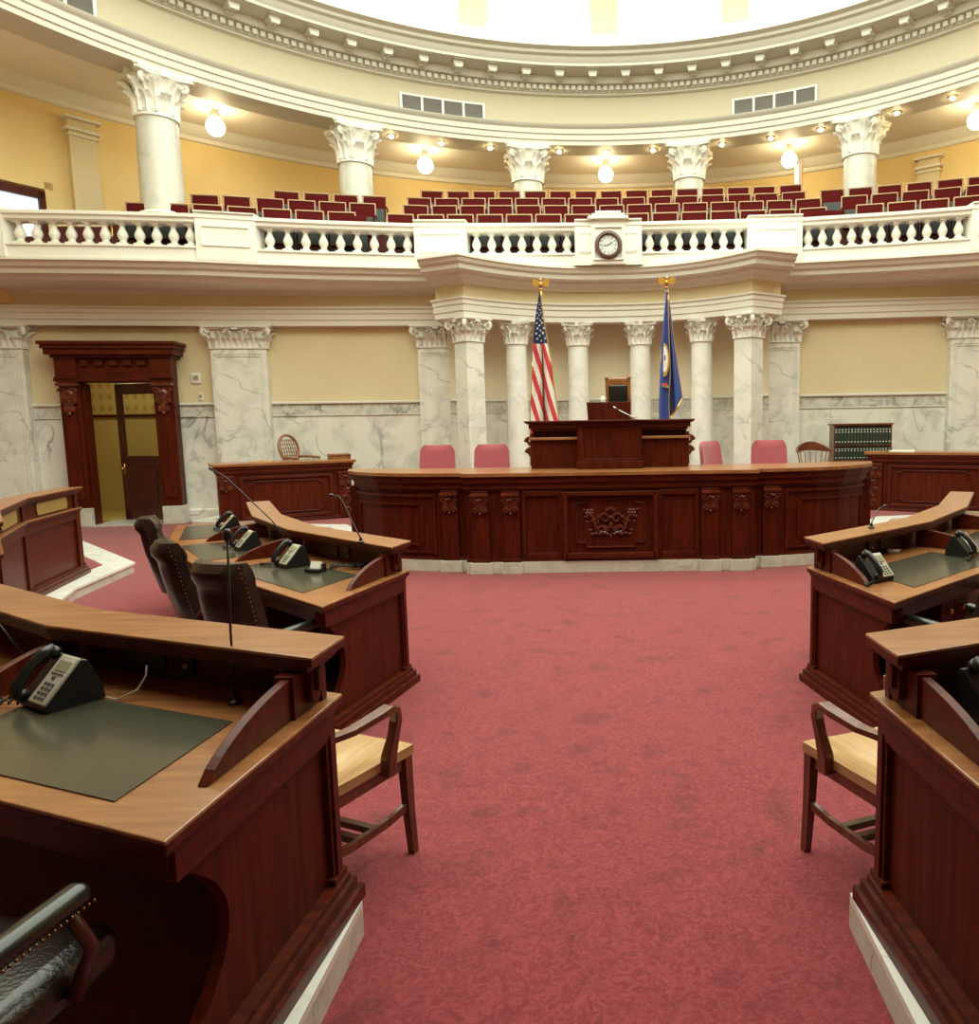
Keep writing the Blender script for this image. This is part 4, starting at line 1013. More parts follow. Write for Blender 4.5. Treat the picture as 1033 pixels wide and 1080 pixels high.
# leaf
LF=bpy.data.objects.new('door_leaf',None); C.objects.link(LF); LF.parent=D1; LF.location=(.53,.40,0); LF.rotation_euler=(0,0,-.42)
w=.96; H=2.60
mb=MB(); 
for x in(.06,w-.06): mb.box((-x,0,H/2+.02),(.13,.045,H))
for z in(.14,1.16,H-.07): mb.box((-w/2,0,z),(w,.045,.20))
mb.box((-w/2,0,.66),(w-.2,.02,.9)); mb.box((-w/2,-.02,.66),(w-.42,.02,.66)); mb.box((-w/2,-.026,1.22),(w-.2,.03,.03)); obj('leaf_frame',mb,'dark_wood',LF,bevel=.005)
mb=MB(); mb.box((-w/2,0,1.86),(w-.22,.008,1.26)); obj('leaf_pane',mb,'glass',LF)
mb=MB(); mb.sphere((-w+.06,-.06,1.02),.03,7); mb.box((-w+.06,-.025,1.02),(.05,.01,.2)); obj('door_knob',mb,'brass',LF,True)
# corridor
mb=MB(); mb.box((-9.6,16.9,1.7),(6.4,.1,3.4)); mb.box((-12.8,15.7,1.7),(.1,2.5,3.4)); mb.box((-6.4,15.9,1.7),(.1,2.1,3.4)); struct('wall_corridor',mb,'hall_yellow')
mb=MB(); mb.box((-9.6,15.9,3.45),(6.6,2.2,.1)); struct('ceiling_corridor',mb,'ceiling_white')
mb=MB(); mb.box((-9.6,15.7,.012),(6.3,2.4,.02)); struct('floor_corridor',mb,'hall_tan')
t=thing('added_hall_lamp','added unseen ceiling lamp brightening the corridor beyond the wooden doorway','lamp',(-9.9,15.4,3.28))  # unseen lamp, added to light the corridor
mb=MB(); mb.lathe([(.02,.12),(.16,.10),(.20,.06),(.16,0),(.0001,-.02)],n=20); obj('shade',mb,'lamp_globe',t,True)
mb=MB(); mb.lathe([(.06,.11),(.06,.12)],n=16); obj('mount',mb,'brass',t)
t=thing('framed_picture','wide framed group picture on the yellow corridor wall seen through the doorway','picture',(-10.75,16.82,2.62))
mb=MB(); 
for s in(-1,1): mb.box((s*.80,0,0),(.06,.05,1.1)); mb.box((0,0,s*.55),(1.66,.05,.06))
obj('frame',mb,'mahogany',t)
mb=MB(); mb.box((0,.005,0),(1.56,.02,1.06)); obj('mat_board',mb,'hall_yellow',t)
mb=MB(); mb.box((0,-.01,0),(.08,.01,.12)); pq=obj('portrait',mb,'hall_tan',t); pq.location=(-.66,0,-.38)
for k in range(1,32):
    c=pq.copy(); C.objects.link(c); c.parent=t; c.location=(-.66+.19*(k%8),0,-.38+.25*(k//8))
mb=MB(); mb.box((-10.35,16.84,.75),(.10,.02,.16)); tag(obj('wall_plate',mb,'dark_wood'),'dark electrical plate low on the yellow corridor wall','plate')
# thermostat, switch
def wallbox(x,z,w,h,lab,name):
    t=thing(name,lab,'wall device',(x,yW(x)+.22,z),wa(x)); mb=MB(); mb.rbox((0,-.015,0),(w,.03,h),.01); obj('housing',mb,'white_plastic',t,'auto')
    mb=MB(); mb.box((0,-.034,.01),(w*.5,.008,h*.4)); obj('display',mb,'screen_grey',t)
wallbox(-7.76,2.70,.17,.20,'white square thermostat on the cream wall right of the doorway','thermostat')
wallbox(-7.70,2.36,.09,.14,'small white switch plate below the thermostat','switch_plate')

# gallery exit door, handrail, pilasters
def gp(deg,r,z): a=math.radians(deg); return (RC.x+r*math.sin(a),RC.y+r*math.cos(a),z)
D2=bpy.data.objects.new('door_2',None); C.objects.link(D2); D2.location=gp(-60.8,11.93,4.50); D2.rotation_euler=(0,0,math.radians(60.5)); D2['kind']='structure'
mb=MB()
for s in(-1,1): mb.box((s*.40,-.04,.75),(.10,.12,1.56))
mb.box((0,-.04,1.47),(.90,.12,.14)); obj('door_frame',mb,'mahogany',D2)
mb=MB(); mb.box((0,-.02,.70),(.72,.02,1.40)); obj('window_pane',mb,'window_light',D2)
mb=MB(); 
for s in(-1,1): mb.box((s*.54,-.02,.85),(.14,.06,1.75))
mb.box((0,-.02,1.66),(1.22,.06,.14)); obj('casing',mb,'plaster_gold',D2)
def gpil(d,lab):
    t=thing('pilaster',lab,'pilaster',gp(d,11.93,4.8),math.radians(-d),'cream pilasters on the gallery wall')
    mb=MB(); mb.box((0,0,1.35),(.46,.16,2.7)); obj('shaft',mb,'plaster_cream',t)
    mb=MB(); mb.box((0,-.02,2.48),(.56,.22,.05)); mb.box((0,-.01,2.38),(.52,.20,.03)); mb.box((0,-.03,2.68),(.60,.26,.05)); obj('capital',mb,'plaster_trim',t)
gpil(-55.2,'plain cream pilaster on the gallery wall beside the exit door'); gpil(37,'plain cream pilaster on the gallery wall at the far right')
t=thing('handrail','sloping thin brass handrail left of the thick gallery column','handrail',(-8.9,14.0,4.8))
mb=MB(); mb.tube([(-8.95,14.0,5.48),(-8.55,14.5,5.95),(-8.3,15.0,6.25)],.022,8); obj('rail',mb,'brass',t,world=True,smooth=True)
for p in((-8.9,14.06,5.52),(-8.55,14.5,5.95)): mb=MB(); mb.tube([p,(p[0],p[1],4.9)],.015,6); obj('post',mb,'brass',t,world=True,smooth=True)
t=thing('aisle_gate','tall narrow tan gate leaf at the top of the right gallery aisle','gate',gp(25,9.95,5.8),-.45)
mb=MB(); mb.box((0,0,.75),(.06,.06,1.5)); obj('post',mb,'seat_trim',t)
mb=MB(); mb.box((-.09,0,.75),(.10,.03,1.4)); obj('panel',mb,'plaster_white',t)
for x,lab in((-4.62,'left'),(4.1,'right')):
    t=thing('aisle_bench','low red folding bench end beside the gallery aisle, %s of the clock'%lab,'seat',(x,rowy(x,0),4.76))
    mb=MB(); mb.rbox((0,0,.70),(.46,.06,.22),.02); obj('back',mb,'velvet',t,'auto')
    mb=MB(); mb.box((0,.05,.4),(.42,.03,.8)); obj('support',mb,'seat_iron',t)

# ------------------------------------------------------------------ legislators' desks
def make_desk(label,F,K,z0,zs,zl,ovals=False,endat=0,n_draw=(),cut=True,power=(0,)):
    n=len(F)-1; F=[V(p) for p in F]; K=[V(p) for p in K]
    t=thing('senate_desk',label,'desk',(K[0].x,K[0].y,z0),0,'curved mahogany desks of the chamber')
    t.name='legislator_desk'
    def P(u,v):
        i=min(int(u),n-1); i=max(i,0); q=u-i
        return K[i].lerp(K[i+1],q).lerp(F[i].lerp(F[i+1],q),v)
    def strip(mb,u0,u1,v0,v1,a,b):
        us=[u0]+[k for k in range(1,n) if u0<k<u1]+[u1]
        mb.prism([tuple(P(q,v0)) for q in us]+[tuple(P(q,v1)) for q in us[::-1]],a,b)
    L0=(K[1]-K[0]).length; e=.035/L0
    dvec=(F[0]-K[0]); LL=dvec.length; dv=dvec.normalized(); DV=V((dv.x,dv.y,0))
    tv=(K[1]-K[0]).normalized(); inn=V((-dv.y,dv.x)); 
    if inn.dot(tv)<0: inn=-inn
    IN=V((inn.x,inn.y,0)); k_sin=abs(tv.dot(inn))
    e=.035/(L0*k_sin)
    # worktop
    mb=MB(); strip(mb,0,n,0,1,zs-.012,zs); obj('worktop',mb,'mahogany_lit_top',t,world=True,bevel=.004)
    mb=MB(); strip(mb,e*.04,n,.003,.997,zs-.035,zs-.012); strip(mb,e*.5,n,.018,.982,zs-.055,zs-.035); strip(mb,e,n,.03,.955,zs-.13,zs-.055)
    obj('apron',mb,'mahogany_board',t,world=True,bevel=.004)
    for i in range(n):
        mb=MB(); a=i+(.20 if i==0 else .16)*1.0; b=i+(.86 if i==0 else .88)
        mb.prism([tuple(P(a,.90)),tuple(P(b,.90)),tuple(P(b,.36)),tuple(P(a,.36))][::-1],zs,zs+.004); obj('leather_inlay',mb,'inlay_leather',t,world=True)
    mb=MB(); strip(mb,-.012,n,-.02,.245,zl-.012,zl); obj('ledge',mb,'mahogany_lit_top',t,world=True,bevel=.004)
    mb=MB(); strip(mb,-.010,n,-.017,.242,zl-.035,zl-.012); strip(mb,e*.4,n,.0,.225,zl-.06,zl-.035); strip(mb,e*.9,n,.025,.10,zl-.075,zl-.06)
    obj('ledge_moulding',mb,'mahogany_board',t,world=True,bevel=.003)
    mb=MB(); strip(mb,e,n,.055,.09,zs,zl-.06); strip(mb,e,n,.055,.09,z0+.06,zs-.05)
    bp_=obj('back_panel',mb,'mahogany_board',t,world=True)
    # base moulding along the back and end
    mb=MB(); strip(mb,-e*.9,n,-.016,.12,z0,z0+.045); strip(mb,-e*.4,n,.0,.12,z0+.045,z0+.08); strip(mb,e*.2,n,.018,.12,z0+.08,z0+.10)
    for w_,a,b in((.070,0,.045),(.050,.045,.08),(.032,.08,.10)):
        p0=K[0]-inn*(w_-.035)+dv*(.035-w_*.7); p1=p0+dv*(LL*.95); q=inn*(w_+.05)
        mb.prism([tuple(p0),tuple(p1),tuple(p1+q),tuple(p0+q)],z0+a+.001,z0+b+.0025)
    obj('base_moulding',mb,'mahogany_board',t,world=True)
    # end panel with concave front edge
    O=V((K[0].x,K[0].y,0))+IN*.045
    zt=zs-.05; zb=z0+.09; out=[(.04,zb),(LL-.10,zb)]
    for k in range(13):
        q=k/12; out.append((LL-.075-.20*math.sin(PI*q)**.75,zb+.06+(zt-.08-zb-.06)*q))
    out+=[(LL-.05,zt-.06),(LL-.05,zt),(.04,zt)]
    mb=MB(); mb.plate(out,O,DV,(0,0,1),IN,.035); obj('end_panel',mb,'mahogany',t,world=True)
    mb=MB(); mb.plate([(.02,zb),(.085,zb),(.085,zt-.07),(.02,zt-.07)],O-IN*.018,DV,(0,0,1),IN,.03)
    mb.plate([(.03,zb),(.065,zb),(.065,zt-.07),(.03,zt-.07)],O-IN*.026,DV,(0,0,1),IN,.03); mb.plate([(.01,zb),(.10,zb),(.10,zb+.035),(.01,zb+.035)],O-IN*.03,DV,(0,0,1),IN,.03)
    mb.plate([(.02,zt-.085),(LL-.06,zt-.085),(LL-.06,zt),(.02,zt)],O-IN*.022,DV,(0,0,1),IN,.03)
    mb.plate([(.02,zt-.10),(LL-.12,zt-.10),(LL-.12,zt-.085),(.02,zt-.085)],O-IN*.012,DV,(0,0,1),IN,.03)
    obj('end_moulding',mb,'mahogany_board',t,world=True)
    # ledge end support with corbel
    hh=zl-.06-zs
    mb=MB(); mb.plate([(.045,0),(.235,0),(.235,hh),(.045,hh)],V((*O.xy,zs)),DV,(0,0,1),IN,.06); ep=obj('ledge_support',mb,'mahogany',t,world=True)
    mb=MB()
    mb.plate([(.10,hh*.98),(.155,hh*.98),(.165,hh*.55),(.16,hh*.25),(.13,hh*.12),(.10,hh*.25),(.09,hh*.55)],V((*O.xy,zs))-IN*.022,DV,(0,0,1),IN,.024)
    mb.plate([(.115,hh*.98),(.142,hh*.98),(.142,hh*.45),(.115,hh*.45)],V((*O.xy,zs))-IN*.036,DV,(0,0,1),IN,.02)
    obj('corbel',mb,'mahogany',t,world=True,bevel=.004)
    # partitions
    def part(p,d,tn_,s0=.16,s1=.665,hp=None):
        hp=hp or (zl-.055-zs-.01)
        pts=[(s0,0)]; top=[]
        for k in range(15):
            q=k/14; top.append((s0+(s1-s0)*q, hp*(1-q**2.0)**.72 if q<1 else 0))
        pts=[(s0,0),(s1,0)]+top[::-1][1:]
        mb=MB(); mb.plate(pts,V((p.x,p.y,zs)),V((d.x,d.y,0)),(0,0,1),V((tn_.x,tn_.y,0)),.03); obj('partition',mb,'mahogany_board',t,world=True,bevel=.004)
    part(K[0]+inn*.055,dv,inn)
    for i in range(1,n):
        d=(F[i]-K[i]).normalized(); tt=V((-d.y,d.x)); part(K[i]-tt*.015,d,tt,.10,.60)
    # power panels under the ledge, inner face
    for i in power:
        for a,b,c,m in((.62,.82,.5,'black_plastic'),(.50,.56,.75,'black_plastic')):
            mb=MB(); pa=P(i+a,.095); pb=P(i+b,.095); tt=(pb-pa).normalized(); w_=(pb-pa).length; mid=(pa+pb)/2; 
            z1=zs+.03; mb.box((mid.x,mid.y,zs+.085),(w_,.014,.12),rz=math.atan2(tt.y,tt.x))
            if a==.50:
                mb.cur=1; nn=(P(i+a,1)-P(i+a,0)).normalized()*.012
                mb.sphere((mid.x+nn.x,mid.y+nn.y,zs+.11),.010,5); mb.cur=2; mb.sphere((mid.x+nn.x,mid.y+nn.y,zs+.06),.010,5)
            obj('outlet_panel' if a==.50 else 'cable_panel',mb,[m,'red_lamp_plastic','silver_plastic'],t,world=True)
    # ovals
    if ovals:
        for i in range(n):
            a=P(i+.12,.05); b=P(i+.88,.05); tt=(b-a).normalized(); w_=(b-a).length; o=(a+b)/2; nn=V((-tt.y,tt.x)); 
            if nn.dot(V(K[i])-V(F[i]))<0: nn=-nn
            hz=(zl-.06-zs)*.5; pts=[]; rr=hz*.72
            for sx,a0 in((1,-PI/2),(-1,PI/2)):
                for k in range(9):
                    an=a0+PI*k/8; pts.append((sx*(w_/2*.72-rr*.6)+math.cos(an)*rr*.6,math.sin(an)*rr))
            mb=MB(); mb.plate(pts,V((o.x,o.y,zs+hz))+V((nn.x,nn.y,0))*.002,V((tt.x,tt.y,0)),(0,0,1),V((nn.x,nn.y,0)),.008); obj('grille',mb,'grille_mesh',t,world=True)
        for i in range(n+1):
            mb=MB(); q=min(max(i,.06),n-.06)
            a=P(q,.045); tt=(P(min(q+.05,n),.045)-P(q-.05,.045)).normalized()
            mb.box((a.x,a.y,(z0+zs)/2+.02),(.10,.035,zs-z0-.16),rz=math.atan2(tt.y,tt.x)); mb.box((a.x,a.y,(zl+zs)/2-.03),(.09,.03,zl-zs-.07),rz=math.atan2(tt.y,tt.x)); obj('back_stile',mb,'mahogany',t,world=True)
    # drawers
    for i,q in n_draw:
        f=F[i].lerp(F[i+1],q); tt=(F[i+1]-F[i]).normalized(); nn=V((-tt.y,tt.x))
        if nn.dot(F[i]-K[i])<0: nn=-nn
        W=.40; rz=math.atan2(tt.y,tt.x); c=f-nn*.36
        mb=MB(); mb.box((c.x,c.y,z0+(zs-.13-z0)/2+.02),(W,.46,zs-.13-z0-.04),rz=rz); obj('pedestal',mb,'mahogany',t,world=True)
        hh=(zs-.16-z0-.06)/3
        for r in range(3):
            for cc in(-1,1):
                p=f-nn*.12+tt*cc*W*.245; z=z0+.08+hh*(r+.5)
                mb=MB(); mb.box((p.x,p.y,z),(W*.45,.022,hh-.02),rz=rz); dr=obj('drawer',mb,'mahogany_board',t,world=True,bevel=.003)
                mb=MB(); k=p+nn*.025; mb.sphere((k.x,k.y,z),.021,6); mb.box((k.x-nn.x*.012,k.y-nn.y*.012,z),(.05,.006,.03),rz=rz); kn=obj('knob',mb,'brass',dr); kn.data.transform(wm(dr).inverted())
    return t,P
AF=[(-.960,1.545),(-2.13,1.99),(-3.42,2.83),(-4.42,3.88)]
AK=[(-.895,2.45),(-2.0,2.88),(-2.95,3.50),(-3.72,4.30)]
BF=[(-1.567,4.02),(-2.93,5.27),(-3.78,6.33),(-4.42,7.62)]
BK=[(-1.36,5.04),(-2.33,5.88),(-2.99,6.76),(-3.66,8.02)]
def mir(P,dx,dy): return [(-x+dx,y+dy) for x,y in P]
LABA='large mahogany desk with phone and leather inlay in the left foreground'
make_desk(LABA,AF,AK,TH,.86,1.055)
make_desk('curved mahogany desk with three phones and leather chairs, left of the aisle at mid-distance',BF,BK,0,.78,.98,n_draw=((0,.63),(1,.62)),power=(0,1))
make_desk('mahogany desk end with marble base in the right foreground, cut by the photo edge',mir(AF,-.035,-.06),mir(AK,-.035,-.06),TH,.86,1.055)
make_desk('curved mahogany desk with two phones at mid-distance, right of the aisle',mir(BF,-.05,-.10),mir(BK,-.05,-.10),0,.78,.98,n_draw=((0,.55),),power=(0,))
make_desk('mahogany desk with yellow oval grilles at the left edge, seen from its back',[(-6.88,8.32),(-6.46,6.95),(-5.75,5.65),(-4.95,4.75)],[(-6.03,8.56),(-5.62,7.22),(-5.0,6.12),(-4.33,5.32)],TH,.89,1.12,ovals=True,power=())

# ------------------------------------------------------------------ telephones
def make_phone(lab):
    t=thing('desk_phone',lab,'telephone',(0,0,0),0,'office telephones on the desks')
    # side wedge profile in y-z, user at -y
    mb=MB(); mb.plate([(-.10,0),(.11,0),(.10,.06),(.055,.17),(.035,.175),(-.10,.028)],(-.105,0,0),(0,1,0),(0,0,1),(1,0,0),.21); obj('body',mb,'black_plastic',t,bevel=.006)
    sl=math.atan2(.147,.135); Rf=Matrix.Rotation(sl,3,'X')
    def F(x,s,h): # on face: s along slope from bottom
        return V((x,-.10+s*math.cos(sl)-h*math.sin(sl),.028+s*math.sin(sl)+h*math.cos(sl)))
    mb=MB(); mb.rbox(F(.04,.10,.005),(.125,.20,.014),.006,R=Rf); obj('faceplate',mb,'silver_plastic',t,'auto')
    mb=MB(); mb.rbox(F(.045,.155,.013),(.085,.042,.004),.001,R=Rf); obj('screen',mb,'screen_grey',t)
    mb=MB()
    for i in range(3):
        for j in range(4): mb.rbox(F(.018+.026*i,.022+.019*j,.014),(.015,.011,.006),.002,R=Rf)
    for i in range(4): mb.rbox(F(.012+.022*i,.122,.014),(.014,.007,.005),.001,R=Rf)
    mb.rbox(F(.04,.106,.014),(.02,.012,.006),.002,R=Rf)
    obj('keypad',mb,'key_grey',t)
    mb=MB(); pts=[F(-.068,s,h) for s,h in((-.005,.030),(.03,.052),(.10,.060),(.17,.052),(.208,.030))]
    mb.tube(pts,[.022,.024,.019,.024,.022],10,flat=.8); mb.tube([F(-.068,.01,.035),F(-.068,.01,.008)],[.024,.026],10); mb.tube([F(-.068,.195,.035),F(-.068,.195,.008)],[.024,.026],10); obj('handset',mb,'black_plastic',t,True)
    mb=MB(); P=[]
    for k in range(90):
        a=k*.9; q=k/89; x=-.08-.16*math.sin(q*PI*.8); y=-.09-.03*math.sin(q*3)+.0; P.append((x+.009*math.cos(a),y-.04*q*(1-q)*4+.009*math.sin(a)*.5,.014+.009*math.sin(a)))
    mb.tube(P,.0035,5); obj('cord',mb,'black_plastic',t,True)
    return t
PS=.84
def face(nx,ny): # rotation so that local -y points along (nx,ny)
    return math.atan2(ny,nx)+PI/2
p0=make_phone('silver and black desk phone on the large left foreground desk')
p0.location=(-1.80,2.40,.865); p0.rotation_euler=(0,0,face(-.5,-.87)); p0.scale=(PS,PS,PS)
PH=[('black and silver desk phone on the left mid-distance desk, nearest the aisle',(-2.24,5.24,.785),face(-.65,-.75)),
('black desk phone on the left mid-distance desk, middle of the three',(-2.93,6.02,.785),face(-.75,-.65)),
('black desk phone on the left mid-distance desk, farthest of the three',(-3.62,7.12,.785),face(-.85,-.5)),
('silver desk phone by the curved partition on the right mid-distance desk, nearer the aisle',(1.60,4.50,.785),face(.5,-.87)),
('desk phone at the right photo edge on the right mid-distance desk',(2.50,5.26,.785),face(.65,-.75)),
('desk phone at the right edge on the right foreground desk',(1.15,2.17,.865),face(.4,-.9))]
for l,p,r in PH: dup(p0,p,r,l,'office telephones on the desks')
mb=MB(); mb.tube([(-1.67,2.42,.87),(-1.62,2.40,.868),(-1.57,2.43,.89),(-1.555,2.46,.93),(-1.56,2.475,.96)],.0035,6); tag(obj('cable',mb,'silver_plastic',None,True),'pale cable curving from behind the left foreground phone','cable')
# clutter on B
mb=MB(); mb.box((0,0,.012),(.11,.08,.024)); mb.cur=1; mb.box((0,.01,.045),(.075,.02,.05),rx=-.4); mb.cur=0; mb.box((.01,.03,.03),(.09,.03,.05))
o=tag(obj('desk_gadget',mb,['black_plastic','paper']),'small black charging cradle with white face beside the nearest mid-left phone','gadget'); o.location=(-1.98,4.99,.785); o.rotation_euler=(0,0,-.3)
mb=MB(); rs=random.Random(5); P=[]
for k in range(60):
    a=k*.55; P.append((-1.80+.12*math.sin(a*.37)+.02*math.cos(a),5.10+.05*math.cos(a*.6),.795+.012*(1+math.sin(a*1.3))))
mb.tube(P,.005,5); tag(obj('cable_tangle',mb,'black_plastic',None,True),'tangle of black cables under the ledge of the left mid-distance desk','cable')
mb=MB(); mb.rbox((0,0,.012),(.09,.06,.024),.008); mb.tube([(.02,0,.02),(.08,.04,.01),(.05,.10,.005)],.004,5); o=tag(obj('desk_gadget',mb,'silver_plastic',None,'auto'),'small silver gadget near the partition on the right mid-distance desk','gadget'); o.location=(2.06,5.42,.782)
# mics
mic('black upright gooseneck microphone on the left foreground desk',(-1.215,2.37,.86),[(-1.213,2.37,1.1),(-1.20,2.37,1.40)],.004,.014,hl=.035)
mic('black gooseneck microphone at the left photo edge on the left foreground desk',(-2.13,2.72,.86),[(-2.2,2.70,1.0),(-2.33,2.65,1.28)],.005,.014)
mic('gooseneck microphone on the ledge of the left mid-distance desk, nearest the aisle',(-1.66,4.98,.98),[(-1.70,5.02,1.06),(-1.80,5.08,1.24),(-1.83,5.09,1.285),(-1.87,5.09,1.29)],.005,.012,hl=.03)
mic('long thin gooseneck microphone on the left mid-distance desk, reaching up leftwards',(-2.42,5.72,.78),[(-2.6,5.75,1.05),(-2.95,5.8,1.38),(-3.05,5.8,1.44)],.005,.012,hl=.03)
mic('black gooseneck microphone on the ledge of the right mid-distance desk',(1.86,5.30,.98),[(1.88,5.34,1.03),(1.95,5.40,1.11),(1.99,5.42,1.12)],.005,.012,hl=.03)

# ------------------------------------------------------------------ leather office chairs
def office(lab,loc,rz,m='brown_leather'):
    t=thing('leather_chair',lab,'chair',loc,rz,'leather office chairs at the desks')
    def fn(u,v,side):
        x=(u-.5)*.385; z=.46+v*.60; w=1-.12*v**2; c=(abs(u-.5)*2)**2.5*.05
        roll=.02*math.sin(v*PI)+(.025 if v>.85 else 0)
        if v>.93: w*=.97
        return V((x*w,-.24-.13*v+c+side*(.045+roll)*(1-(abs(u-.5)*2)**6*.6)*(1 if v<.98 else .5),z))
    mb=MB(); mb.grid(lambda u,v:fn(u,v,1),12,14); n0=len(mb.v); mb.grid(lambda u,v:fn(u,v,-1),12,14); N=13;R=15
    for i in range(N-1):
        mb.f.append((i,i+n0,i+1+n0,i+1)); mb.mi.append(0); a=(R-1)*N+i; mb.f.append((a,a+1,a+1+n0,a+n0)); mb.mi.append(0)
    for j in range(R-1):
        a=j*N; mb.f.append((a,a+N,a+N+n0,a+n0)); mb.mi.append(0); b=j*N+N-1; mb.f.append((b,b+n0,b+N+n0,b+N)); mb.mi.append(0)
    bk=obj('backrest',mb,m,t,'auto')
    for s in(-1,1):
        mb=MB()
        for k in range(22):
            v=.04+.92*k/21; p=fn(.5+s*.485,v,-1); mb.sphere((p.x,p.y-.002,p.z),.0045,4)
        obj('nail_heads',mb,'nail_brass',bk,True)
    mb=MB(); mb.rbox((0,.02,.45),(.47,.50,.12),.05,n=4); obj('seat',mb,m,t,'auto')
    for s in(-1,1):
        mb=MB(); mb.rbox((s*.250,-.02,.655),(.060,.34,.05),.024,n=4); ar=obj('armrest',mb,'black_leather',t,'auto')
        mb=MB()
        for k in range(24): mb.sphere((s*.250+.030*s,-.18+.32*k/23,.637),.004,4)
        obj('arm_nail_heads',mb,'nail_brass',ar,True)
        mb=MB(); mb.tube([(s*.25,.10,.44),(s*.272,.13,.54),(s*.250,.10,.64)],.016,8); obj('arm_support',mb,'dark_wood',t,True); mb=MB(); mb.tube([(s*.22,-.24,.60),(s*.250,-.20,.645)],.018,8); obj('arm_bracket',mb,'dark_wood',t,True)
    mb=MB(); mb.lathe([(.03,.10),(.03,.40)],n=12)
    for k in range(5):
        a=k*2*PI/5; mb.tube([(0,0,.13),(.27*math.cos(a),.27*math.sin(a),.07)],[.03,.02],6); mb.sphere((.27*math.cos(a),.27*math.sin(a),.032),.031,6)
    obj('swivel_base',mb,'black_metal',t,'auto')
    return t
def rzf(fx,fy): return math.atan2(-fx,fy)
oc=office('dark leather office chair tucked under the left mid-distance desk, nearest the aisle',(-1.92,4.20,0),rzf(.36,.93))
dup(oc,(-2.50,4.88,0),rzf(.78,.62),'dark leather office chair at the left mid-distance desk, middle of three','leather office chairs at the desks')
dup(oc,(-3.38,6.12,0),rzf(.9,.43),'dark leather office chair at the left mid-distance desk, farthest from the camera','leather office chairs at the desks')
dup(oc,(-1.375,1.38,TH+.006),rzf(.13,.99),'black leather chair with nail-head trim under the left foreground desk','leather office chairs at the desks')
dup(oc,(1.93,4.06,0),rzf(-.45,.89),'leather chair pushed under the right mid-distance desk, nearer the aisle','leather office chairs at the desks')
dup(oc,(2.75,4.85,0),rzf(-.6,.8),'leather chair under the right mid-distance desk at the photo edge','leather office chairs at the desks')

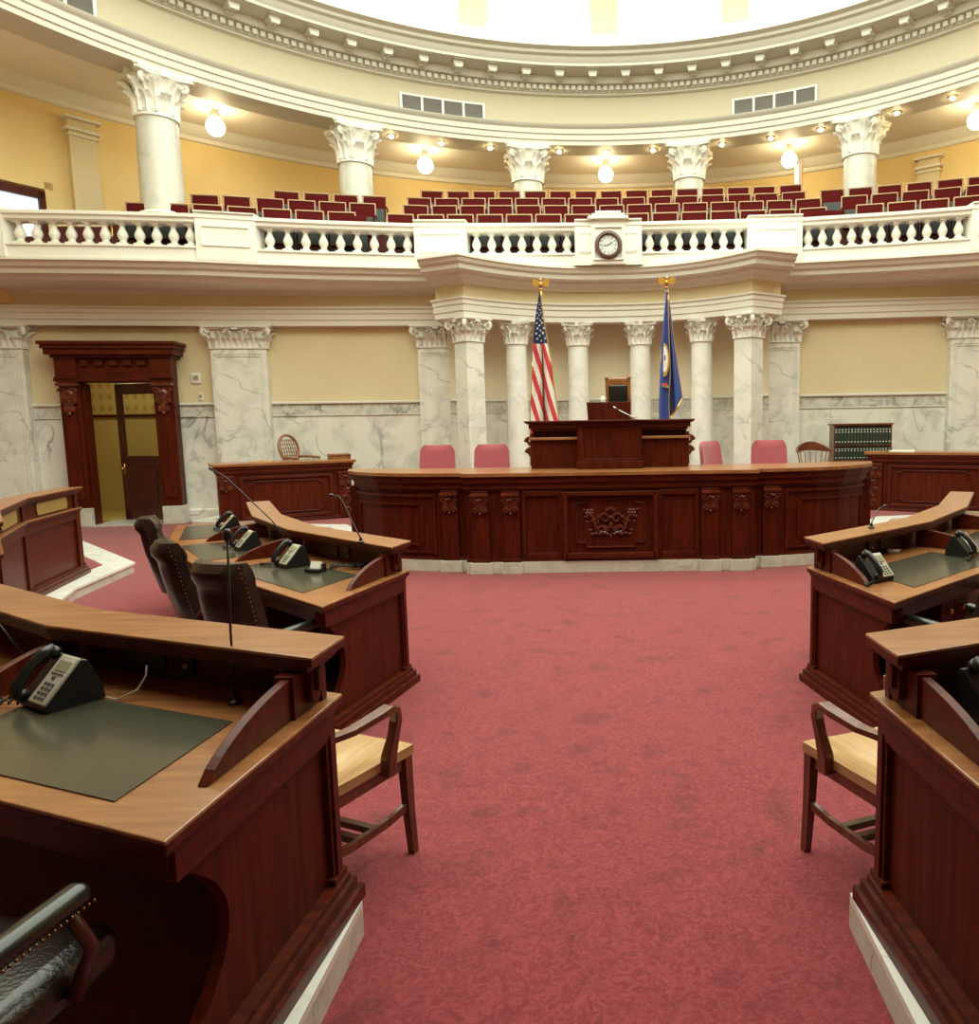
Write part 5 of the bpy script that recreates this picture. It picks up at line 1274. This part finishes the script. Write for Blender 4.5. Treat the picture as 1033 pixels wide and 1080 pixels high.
# ------------------------------------------------------------------ wooden guest chairs
def guest(lab,loc,rz):
    t=thing('wooden_armchair',lab,'chair',loc,rz,'wooden armchairs beside the aisle')
    mb=MB()
    def top(u,v,z):
        x=(u-.5)*.50; y=(v-.5)*.46; 
        y+= .02*math.cos((u-.5)*PI)*(v) ; dip=-.022*math.exp(-((abs(x)-.11)**2/.008+(y+.02)**2/.03))
        wd=1-.10*(1-v)
        return V((x*wd,y,z+(dip if z>.44 else 0)+.006*math.cos(u*2*PI)))
    mb.grid(lambda u,v:top(u,v,.455),16,14); n0=len(mb.v); mb.grid(lambda u,v:top(u,v,.415)-V((0,0,0)),16,14); N=17;R=15
    for i in range(N-1):
        mb.f.append((i,i+n0,i+1+n0,i+1)); mb.mi.append(0); a=(R-1)*N+i; mb.f.append((a,a+1,a+1+n0,a+n0)); mb.mi.append(0)
    for j in range(R-1):
        a=j*N; mb.f.append((a,a+N,a+N+n0,a+n0)); mb.mi.append(0); b=j*N+N-1; mb.f.append((b,b+n0,b+N+n0,b+N)); mb.mi.append(0)
    obj('seat',mb,'oak_wood',t,'auto')
    mb=MB(); mb.box((0,.19,.395),(.44,.025,.05)); mb.box((0,-.19,.395),(.40,.025,.05))
    for s in(-1,1): mb.box((s*.215,0,.395),(.025,.38,.05),rz=s*-.04)
    obj('seat_rail',mb,'walnut_wood',t)
    for s in(-1,1):
        mb=MB(); mb.side=(1,0,0); mb.bar([(s*.228,.20,.42),(s*.232,.205,.2),(s*.238,.215,0)],[.042,.036,.030],[.042,.036,.030]); obj('leg',mb,'walnut_wood',t)
        mb=MB(); mb.side=(1,0,0); mb.bar([(s*.205,-.20,.42),(s*.21,-.22,.2),(s*.22,-.25,0)],.034,.034); obj('leg',mb,'walnut_wood',t)
        mb=MB(); mb.side=(1,0,0); mb.bar([(s*.20,-.20,.42),(s*.21,-.215,.62),(s*.215,-.24,.86)],.04,.03); obj('back_post',mb,'walnut_wood',t)
        mb=MB(); mb.side=(1,0,0)
        arm=[(s*.225,-.22,.645),(s*.262,-.12,.655),(s*.285,0,.675),(s*.288,.05,.682),(s*.286,.085,.665),(s*.280,.098,.62),(s*.268,.092,.55),(s*.258,.075,.48),(s*.25,.07,.40)]
        mb.bar(arm,[.03,.05,.055,.052,.046,.040,.036,.044,.055],[.026,.026,.028,.03,.034,.036,.04,.05,.05]); obj('arm',mb,'walnut_wood',t,bevel=.006)
        mb=MB(); mb.side=(1,0,0); mb.bar([(s*.232,.20,.21),(s*.215,.10,.185),(s*.205,0,.18),(s*.208,-.10,.185),(s*.215,-.22,.21)],.022,.034); obj('stretcher',mb,'walnut_wood',t,bevel=.003)
    mb=MB(); mb.box((0,.03,.185),(.42,.03,.026)); mb.box((0,-.05,.185),(.42,.03,.026)); obj('cross_stretcher',mb,'walnut_wood',t)
    mb=MB(); mb.bar([(-.24,-.22,.83),(-.12,-.265,.84),(0,-.28,.845),(.12,-.265,.84),(.24,-.22,.83)],.028,.09); obj('crest_rail',mb,'walnut_wood',t,bevel=.004)
    for k in range(5):
        x=-.14+.07*k; mb=MB(); mb.side=(1,0,0); mb.bar([(x,-.19,.42),(x,-.26,.82)],.03,.012); obj('back_slat',mb,'walnut_wood',t)
    return t
g=guest('wooden armchair with pale saddle seat beside the left foreground desk',(-1.125,2.835,0),rzf(.40,.92))
dup(g,(1.095,2.79,0),rzf(-.36,.93),'wooden armchair with pale saddle seat beside the right foreground desk','wooden armchairs beside the aisle')

# ------------------------------------------------------------------ camera, world, render look
cam=bpy.data.cameras.new('camera'); co=bpy.data.objects.new('camera',cam); C.objects.link(co); sc.camera=co
cam.sensor_fit='AUTO'; cam.sensor_width=36; cam.lens=795/1080*36; cam.shift_x=-(646.5-516.5)/1080; cam.shift_y=0
cam.clip_start=.05; cam.clip_end=100
co.matrix_world=Matrix.Translation((.025,0,1.75))@Matrix.Rotation(PI/2-math.atan(.118),4,'X')@Matrix.Rotation(-.015,4,'Z')
w=bpy.data.worlds.new('world'); sc.world=w; w.use_nodes=True; w.node_tree.nodes['Background'].inputs[0].default_value=(1,.93,.80,1); w.node_tree.nodes['Background'].inputs[1].default_value=.03
sc.view_settings.view_transform='Standard'; sc.view_settings.look='None'; sc.view_settings.gamma=1; sc.view_settings.use_curve_mapping=False; sc.view_settings.exposure=EXPO
try:
    sc.cycles.use_denoising=True; sc.cycles.max_bounces=8; sc.cycles.diffuse_bounces=5; sc.cycles.sample_clamp_indirect=6
except Exception: pass
